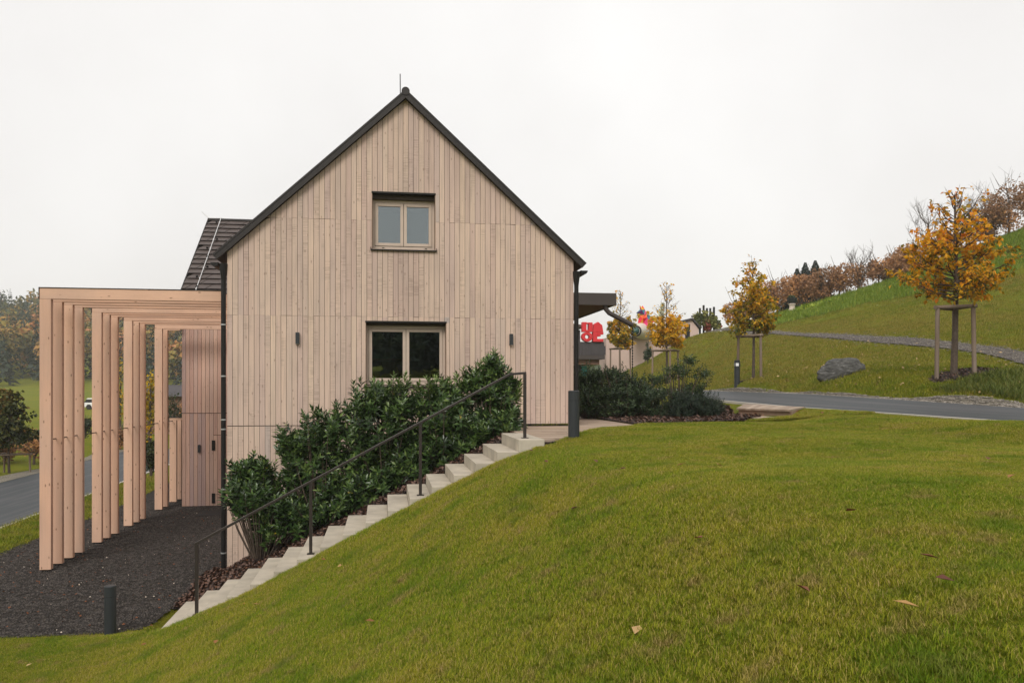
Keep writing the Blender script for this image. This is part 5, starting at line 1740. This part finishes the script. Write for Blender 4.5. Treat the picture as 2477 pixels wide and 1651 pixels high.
# ---------------------------------------------------------------- scattered small stuff via geometry nodes
def scatter(name, pts, rot, scl, proto_mesh, label, cat):
    me = bpy.data.meshes.new(name)
    me.vertices.add(len(pts))
    me.vertices.foreach_set("co", np.asarray(pts, np.float32).ravel())
    a = me.attributes.new("rot", 'FLOAT_VECTOR', 'POINT'); a.data.foreach_set("vector", np.asarray(rot, np.float32).ravel())
    a = me.attributes.new("scl", 'FLOAT', 'POINT'); a.data.foreach_set("value", np.asarray(scl, np.float32))
    o = bpy.data.objects.new(name, me)
    COL.objects.link(o)
    proto = bpy.data.objects.new(name + "_piece", proto_mesh)
    ng = bpy.data.node_groups.new(name, 'GeometryNodeTree')
    ng.interface.new_socket("Geometry", in_out='INPUT', socket_type='NodeSocketGeometry')
    ng.interface.new_socket("Geometry", in_out='OUTPUT', socket_type='NodeSocketGeometry')
    nd = ng.nodes
    gi, go = nd.new("NodeGroupInput"), nd.new("NodeGroupOutput")
    ip = nd.new("GeometryNodeInstanceOnPoints")
    oi = nd.new("GeometryNodeObjectInfo")
    oi.inputs["Object"].default_value = proto
    oi.inputs["As Instance"].default_value = True
    ar = nd.new("GeometryNodeInputNamedAttribute"); ar.data_type = 'FLOAT_VECTOR'; ar.inputs["Name"].default_value = "rot"
    asx = nd.new("GeometryNodeInputNamedAttribute"); asx.data_type = 'FLOAT'; asx.inputs["Name"].default_value = "scl"
    mp = nd.new("GeometryNodeMeshToPoints")
    ng.links.new(gi.outputs[0], mp.inputs["Mesh"])
    ng.links.new(mp.outputs[0], ip.inputs["Points"])
    ng.links.new(oi.outputs["Geometry"], ip.inputs["Instance"])
    ng.links.new(ar.outputs["Attribute"], ip.inputs["Rotation"])
    ng.links.new(asx.outputs["Attribute"], ip.inputs["Scale"])
    ng.links.new(ip.outputs[0], go.inputs[0])
    md = o.modifiers.new("scatter", 'NODES')
    md.node_group = ng
    tag(o, label, cat, kind="stuff")
    return o

def proto_from(V, Fq, nper, mat, v):
    o = raw_mesh("piece", V, Fq, nper, mat, None, v)
    me = o.data
    bpy.data.objects.remove(o)
    return me

def tuft(nb, rad, h0, h1, w, mat, seed, lean=.5):
    rng = np.random.default_rng(seed)
    V, Fq, vv = [], [], []
    for k in range(nb):
        r = rad * math.sqrt(rng.random()); a = rng.uniform(0, 6.283)
        b = np.array([r * math.cos(a), r * math.sin(a), -.008])
        h = rng.uniform(h0, h1)
        az = rng.uniform(0, 6.283)
        d = np.array([math.cos(az), math.sin(az), 0]) * lean * h * rng.uniform(.3, 1.5)
        sd_ = np.array([-math.sin(az), math.cos(az), 0]) * w * rng.uniform(.7, 1.2) / 2
        i = len(V)
        m_ = b + d * .4 + (0, 0, h * .62)
        V += [b - sd_, b + sd_, m_ - sd_ * .8, m_ + sd_ * .8, b + d + (0, 0, h)]
        Fq += [(i, i + 1, i + 3), (i, i + 3, i + 2), (i + 2, i + 3, i + 4)]
        val = np.clip(rng.normal(.42, .22), 0, .9)
        if rng.random() < .1:
            val = 1.0
        vv += [val] * 3
    return proto_from(np.array(V), np.array(Fq), 3, mat, np.array(vv))

def in_view(x, y, pad=.12):
    xc, zc = x * CT - y * ST, x * ST + y * CT
    return (zc > .5) & (np.abs(xc / np.maximum(zc, .1)) < 1238 / F + pad)

def lawn_mask(x, y):
    """where mown foreground lawn grows"""
    m = ~in_terrace(x, y, .03)
    m &= ~((y > SY0 - .01) & (y < 16.3) & (x < 2.2) & (x > -3.25))
    yx = np.interp(y, [12.28, 12.45, 12.7, 13.6], [-3.74, -3.44, -3.2, -3.2])
    m &= ~((y > 12.28) & (x < np.where(y < 13.6, yx, 2.2)) & (x > -7.85 - np.maximum(0, 14.5 - y) * .5))
    m &= ~((x < 2.2) & (x > -7.75) & (y > 12.6))
    m &= ~((y > 16.33) & (x > 2.2) & (x < np.interp(y, [16.4, 17.0], [7.5, 8.75])) )
    m &= ~((y > 17.0) & (x > 2.2) & (x < np.interp(y, [16.9, 19.6, 24], [8.75, 10.52, 10.55])))
    m &= ~((x > RXN - .1) & (x < RXF + .05))
    return m
def rand_pts(x0, x1, y0, y1, dens, rng):
    n = int((x1 - x0) * (y1 - y0) * dens)
    return rng.uniform(x0, x1, n), rng.uniform(y0, y1, n)
rg = np.random.default_rng(91)
X, Y = rand_pts(-9, 10.7, 0.6, 25, 1500, rg)
D_ = X * ST + Y * CT
keep = in_view(X, Y, .55) & lawn_mask(X, Y) & (X < RXN) & (rg.random(len(X)) < np.clip(7.0 / np.maximum(D_, 1), .28, 1.0))
X, Y, D_ = X[keep], Y[keep], D_[keep]
Z = ground_h(X, Y)
rt = np.stack([rg.normal(0, .08, len(X)), rg.normal(0, .08, len(X)), rg.uniform(0, 6.28, len(X))], 1)
sc = rg.uniform(.7, 1.25, len(X)) * np.clip(.72 + D_ * .034, .8, 1.3)
scatter("lawn_grass", np.stack([X, Y, Z], 1), rt, sc, tuft(58, .062, .010, .034, .0027, M['blades'], 5, 1.1), "short mown lawn grass on the foreground mound", "grass")

# turf strip and bank: coarser tufts
X, Y = rand_pts(-9.3, -7.7, 13, 34, 160, rg)
k1 = (X < np.vectorize(yard_xl)(Y) - .02)
X, Y = X[k1], Y[k1]
Xa, Ya = rand_pts(13.5, 52, 8, 66, 80, rg)
Da = Xa * ST + Ya * CT
k2 = in_view(Xa, Ya, .25) & (rg.random(len(Xa)) < np.clip(26 / Da, .25, 1)) & (Da < 64)
# keep the path clear
Xa, Ya = Xa[k2], Ya[k2]
pc = PATH_XY.reshape(-1, 2)
ok = np.ones(len(Xa), bool)
cen = (A_ + B_) / 2
hwid = np.linalg.norm(A_ - B_, axis=1) / 2
for i in range(0, 90):
    d2 = (Xa - cen[i, 0]) ** 2 + (Ya - cen[i, 1]) ** 2
    # distance along path width only
    wv_ = (B_[i] - A_[i]) / (2 * hwid[i] + 1e-6)
    along = np.abs((Xa - cen[i, 0]) * wv_[0] + (Ya - cen[i, 1]) * wv_[1])
    side_ = np.sqrt(np.maximum(d2 - along ** 2, 0))
    ok &= ~((along < hwid[i] * (.93 + .1 * np.sin(Xa * 5.1) * np.sin(Ya * 3.7)) ) & (side_ < .35))
ok &= (Xa > RXF + .28 + .55 * np.exp(-((Ya - 17.2) / 2.0) ** 2))
ok &= ((Xa - t1[0] - .15) ** 2 / .85 + (Ya - t1[1] + .1) ** 2 / .5 > 1.0) & ((Xa - t2[0]) ** 2 + (Ya - t2[1]) ** 2 > .36)
Xa, Ya = Xa[ok], Ya[ok]
X, Y = np.r_[X, Xa], np.r_[Y, Ya]
Z = ground_h(X, Y)
rt = np.stack([rg.normal(0, .1, len(X)), rg.normal(0, .1, len(X)), rg.uniform(0, 6.28, len(X))], 1)
scatter("bank_grass", np.stack([X, Y, Z], 1), rt, rg.uniform(.8, 1.5, len(X)), tuft(24, .12, .03, .10, .0095, M['hill_blades'], 6, .8), "rough mown grass on the bank, the hill and the lane verge", "grass")

# longer grass along the upper crest and the mound by the path
X, Y = rand_pts(15, 60, 40, 72, 14, rg)
Dv = X * ST + Y * CT
pxv = CX + F * (X * CT - Y * ST) / np.maximum(Dv, .1)
Z = ground_h(X, Y)
pyv = HY - F * (Z - CZ) / np.maximum(Dv, .1)
cr_y = np.interp(pxv, [1780, 1900, 2000, 2150, 2300, 2477, 2700], [800, 765, 738, 695, 645, 575, 505])
kk = (pxv > 1800) & (pxv < 2650) & (np.abs(pyv - cr_y) < np.interp(pxv, [1800, 2100, 2477], [10, 26, 75])) & (Dv < 70)
X, Y, Z = X[kk], Y[kk], Z[kk]
rt = np.stack([rg.normal(0, .12, len(X)), rg.normal(0, .12, len(X)), rg.uniform(0, 6.28, len(X))], 1)
scatter("long_grass", np.stack([X, Y, Z], 1), rt, rg.uniform(.8, 1.5, len(X)), tuft(24, .22, .14, .34, .018, M['longgrass'], 7, .8), "fresh green longer grass along the hill crest", "grass")
Xb, Yb = rand_pts(14.2, 17.5, 14.5, 19.8, 60, rg)
Zb = ground_h(Xb, Yb)
X, Y, Z = Xb, Yb, Zb
rt = np.stack([rg.normal(0, .12, len(X)), rg.normal(0, .12, len(X)), rg.uniform(0, 6.28, len(X))], 1)
scatter("mound_grass", np.stack([X, Y, Z], 1), rt, rg.uniform(.45, .95, len(X)), tuft(30, .2, .12, .32, .013, M['mound'], 8, .9), "dark shaggy grass on the mound between the path and the road", "grass")

# gravel stones, bark chips, pale stones
def pebble(seed, mat, flat=.6, size=.014):
    rng = np.random.default_rng(seed)
    V, Fq, vv = [], [], []
    for k in range(9):
        c = np.r_[rng.uniform(-.06, .06, 2), size * .25]
        s = size * rng.uniform(.6, 1.4)
        o = np.array([[1, 0, 0], [0, 1, 0], [-1, 0, 0], [0, -1, 0], [0, 0, flat], [0, 0, -flat]]) * s * rng.uniform(.7, 1.2, (6, 3))
        a = rng.uniform(0, 6.28)
        R = np.array([[math.cos(a), -math.sin(a), 0], [math.sin(a), math.cos(a), 0], [0, 0, 1]])
        i = len(V)
        V += list(o @ R.T + c)
        Fq += [(i, i + 1, i + 4), (i + 1, i + 2, i + 4), (i + 2, i + 3, i + 4), (i + 3, i, i + 4), (i + 1, i, i + 5), (i + 2, i + 1, i + 5), (i + 3, i + 2, i + 5), (i, i + 3, i + 5)]
        vv += [rng.random() * .93] * 8
    return proto_from(np.array(V), np.array(Fq), 3, mat, np.array(vv))
X, Y = rand_pts(-10.5, -2.9, 12.3, 27, 230, rg)
kk = (X > np.vectorize(yard_xl)(Y)) & (X < np.vectorize(lambda y: float(yard_xr(y)))(Y)) & in_view(X, Y)
X, Y = X[kk], Y[kk]
rt = np.stack([0 * X, 0 * X, rg.uniform(0, 6.28, len(X))], 1)
scatter("yard_stones", np.stack([X, Y, np.full(len(X), YARD + .014)], 1), rt, rg.uniform(.6, 1.25, len(X)), pebble(3, M['stones']), "loose dark lava gravel covering the yard", "gravel")
Xw, Yw = rand_pts(-8.5, -3.2, 12.4, 25, 2.2, rg)
scatter("white_stones", np.stack([Xw, Yw, np.full(len(Xw), YARD + .016)], 1), np.stack([0 * Xw, 0 * Xw, rg.uniform(0, 6.28, len(Xw))], 1), rg.uniform(.5, 1.3, len(Xw)),
        proto_from(np.array([[.016, 0, 0], [0, .013, 0], [-.016, 0, 0], [0, -.012, 0], [0, 0, .014]]), np.array([(0, 1, 4), (1, 2, 4), (2, 3, 4), (3, 0, 4)]), 3, M['palestones'], np.array([.9, .92, .88, .9])), "scattered small white pebbles in the gravel yard", "pebbles")

def chip_proto(seed, mat, size=.03):
    rng = np.random.default_rng(seed)
    V, Fq, vv = [], [], []
    for k in range(10):
        c = np.r_[rng.uniform(-.08, .08, 2), rng.uniform(0, .02)]
        a, t_ = rng.uniform(0, 6.28), rng.normal(0, .5, 2)
        s = size * rng.uniform(.5, 1.3)
        u_ = np.array([math.cos(a), math.sin(a), t_[0]]) * s
        w__ = np.array([-math.sin(a), math.cos(a), t_[1]]) * s * rng.uniform(.3, .6)
        i = len(V)
        V += [c - u_ - w__ * .6, c + u_ * .8 - w__, c + u_ + w__ * .5, c - u_ * .8 + w__]
        Fq += [(i, i + 1, i + 2), (i, i + 2, i + 3)]
        vv += [rng.random()] * 2
    return proto_from(np.array(V), np.array(Fq), 3, mat, np.array(vv))
Xc, Yc = rand_pts(-3.3, 2.1, 13.52, 16.2, 260, rg)
Xd, Yd = rand_pts(5.15, 10, 16.4, 23.5, 160, rg)
kd = Xd < np.interp(Yd, [16.4, 17.2, 18.6, 24], [7.4, 8.2, 8.1, 10.3])
Xd, Yd = Xd[kd], Yd[kd]
for c_, rx_, ry_ in SOIL:
    a_s = rg.uniform(0, 6.283, 220); r_s = np.sqrt(rg.random(220))
    Xd, Yd = np.r_[Xd, c_[0] + rx_ * .95 * r_s * np.cos(a_s)], np.r_[Yd, c_[1] + ry_ * .95 * r_s * np.sin(a_s)]
X, Y = np.r_[Xc, Xd], np.r_[Yc, Yd]
Z = ground_h(X, Y) + .02
rt = np.stack([rg.normal(0, .2, len(X)), np.where(X < 2.2, -.47, 0) + rg.normal(0, .15, len(X)), rg.uniform(0, 0.01, len(X))], 1)
scatter("bark_chips", np.stack([X, Y, Z], 1), rt, rg.uniform(.7, 1.3, len(X)), chip_proto(4, M['chips']), "dark bark chips covering the planting beds", "mulch")

Yp = rg.uniform(8, 45, 3400)
wd = .2 + .4 * np.exp(-((Yp - 17.2) / 2.0) ** 2)
Xp = RXF + .03 + rg.random(len(Yp)) * wd
Zp_ = ground_h(Xp, Yp) + .02
sel = rg.random(90 * 40)
pi = rg.integers(0, 89, 2600); pu = rg.random(2600)[:, None]
pp = A_[pi] * (1 - pu) + B_[pi] * pu + rg.normal(0, .25, (2600, 2))
X, Y, Z = np.r_[Xp, pp[:, 0]], np.r_[Yp, pp[:, 1]], np.r_[Zp_, ground_h(pp[:, 0], pp[:, 1]) + .055]
rt = np.stack([0 * X, 0 * X, rg.uniform(0, 6.28, len(X))], 1)
scatter("margin_stones", np.stack([X, Y, Z], 1), rt, np.r_[rg.uniform(.5, 1.1, len(Xp)), rg.uniform(.4, 1.0, len(pp))], pebble(8, M['palestones'], .7, .02), "pale crushed stones along the road margin and hill path", "stones")

# fallen leaves
def leaf_proto(seed, mat, size, tone, n=1):
    rng = np.random.default_rng(seed)
    P = np.zeros((n, 3)); P[:, :2] = rng.uniform(-.5, .5, (n, 2)) * (.0 if n == 1 else .6)
    A = np.c_[rng.normal(size=(n, 2)), np.full(n, .12)]
    N = np.c_[rng.normal(size=(n, 2)) * .35, np.ones(n)]
    V, Fq = leaf_arrays(P, A, N, np.full(n, size) * rng.uniform(.7, 1.2, n), np.full(n, size * .6), .25, -.15)
    return proto_from(V, Fq, 3, mat, np.repeat(np.full(n, tone), 4))
for s_, (cnt_, area) in enumerate([(360, (-8.3, -3.0, 12.6, 24.5)), (220, (-3.2, -1.6, 13.55, 16)), (300, (13.8, 22, 17, 36)), (160, (6, 10, 16.5, 22))]):
    X, Y = rg.uniform(area[0], area[1], cnt_), rg.uniform(area[2], area[3], cnt_)
    Z = ground_h(X, Y) + (.03 if s_ != 2 else .06)
    rt = np.stack([rg.normal(0, .25, cnt_), rg.normal(0, .25, cnt_), rg.uniform(0, 6.28, cnt_)], 1)
    scatter("leaf_litter", np.stack([X, Y, Z], 1), rt, rg.uniform(.6, 1.2, cnt_), leaf_proto(20 + s_, M['fallen'], [.065, .08, .10, .09][s_], [.3, .38, .9, .3][s_]), ["small brown leaves strewn over the gravel yard", "rust leaves heaped at the low end of the mulch bed", "pale leaves strewn under the maples on the bank", "brown leaves in the shrub bed by the landing"][s_], "leaves")
# single leaves one can pick out on the foreground lawn
SPOT = [(2225, 1466, .75), (2310, 1404, .1), (2438, 1154, .55), (1535, 1532, .85), (907, 1500, .45), (1325, 1117, .1), (1445, 1117, .12), (1497, 1134, .1), (1380, 1230, .1), (62, 1610, .9), (340, 1560, .4), (585, 1460, .7), (630, 1460, .75), (790, 1353, .45), (1635, 1125, .5), (1745, 1125, .5),
        (2045, 1235, .3), (2275, 1350, .25), (1680, 1300, .35), (1960, 1430, .3), (815, 1370, .8), (520, 1555, .5), (1290, 1090, .1), (2390, 1110, .2)]
rl = random.Random(9)
for i, (px, py, v) in enumerate(SPOT):
    r_ = ray(px, py)
    lo, hi = 2.0, 30.0
    t = 2.0
    while t < 25:
        p = np.array([0, 0, CZ]) + r_ * t
        if p[2] < gz(p[0], p[1]) + .045:
            break
        t += .03
    a = rl.uniform(0, 6.28)
    V, Fq = leaf_arrays(np.array([p]), np.array([[math.cos(a), math.sin(a), .1]]), np.array([[rl.gauss(0, .25), rl.gauss(0, .25) - .2, 1]]), np.array([rl.uniform(.07, .1)]), np.array([rl.uniform(.04, .055)]), .28, -.12)
    o = raw_mesh("fallen_leaf", V, Fq, 3, M['fallen'], None, np.full(4, v), origin=p)
    tag(o, "single curled brown autumn leaf lying on the foreground lawn", "leaf", "loose leaves on the lawn")

# ---------------------------------------------------------------- damp autumn air
hz = MB().box(-1300, 1300, -1100, 1700, -14.0, 62.0).build("haze", None)
hz.data.materials.clear()
hm = bpy.data.materials.new("haze_air")
hm.use_nodes = True
hm.node_tree.nodes.remove(hm.node_tree.nodes["Principled BSDF"])
pv_ = hm.node_tree.nodes.new("ShaderNodeVolumePrincipled")
pv_.inputs["Color"].default_value = (0.93, 0.94, 0.95, 1)
pv_.inputs["Density"].default_value = 0.00055
hm.node_tree.links.new(pv_.outputs[0], hm.node_tree.nodes["Material Output"].inputs["Volume"])
hz.data.materials.append(hm)
tag(hz, "thin pale autumn haze filling the valley air", "haze", kind="stuff")

for o in bpy.data.objects:
    if '_o' in o:
        del o['_o']
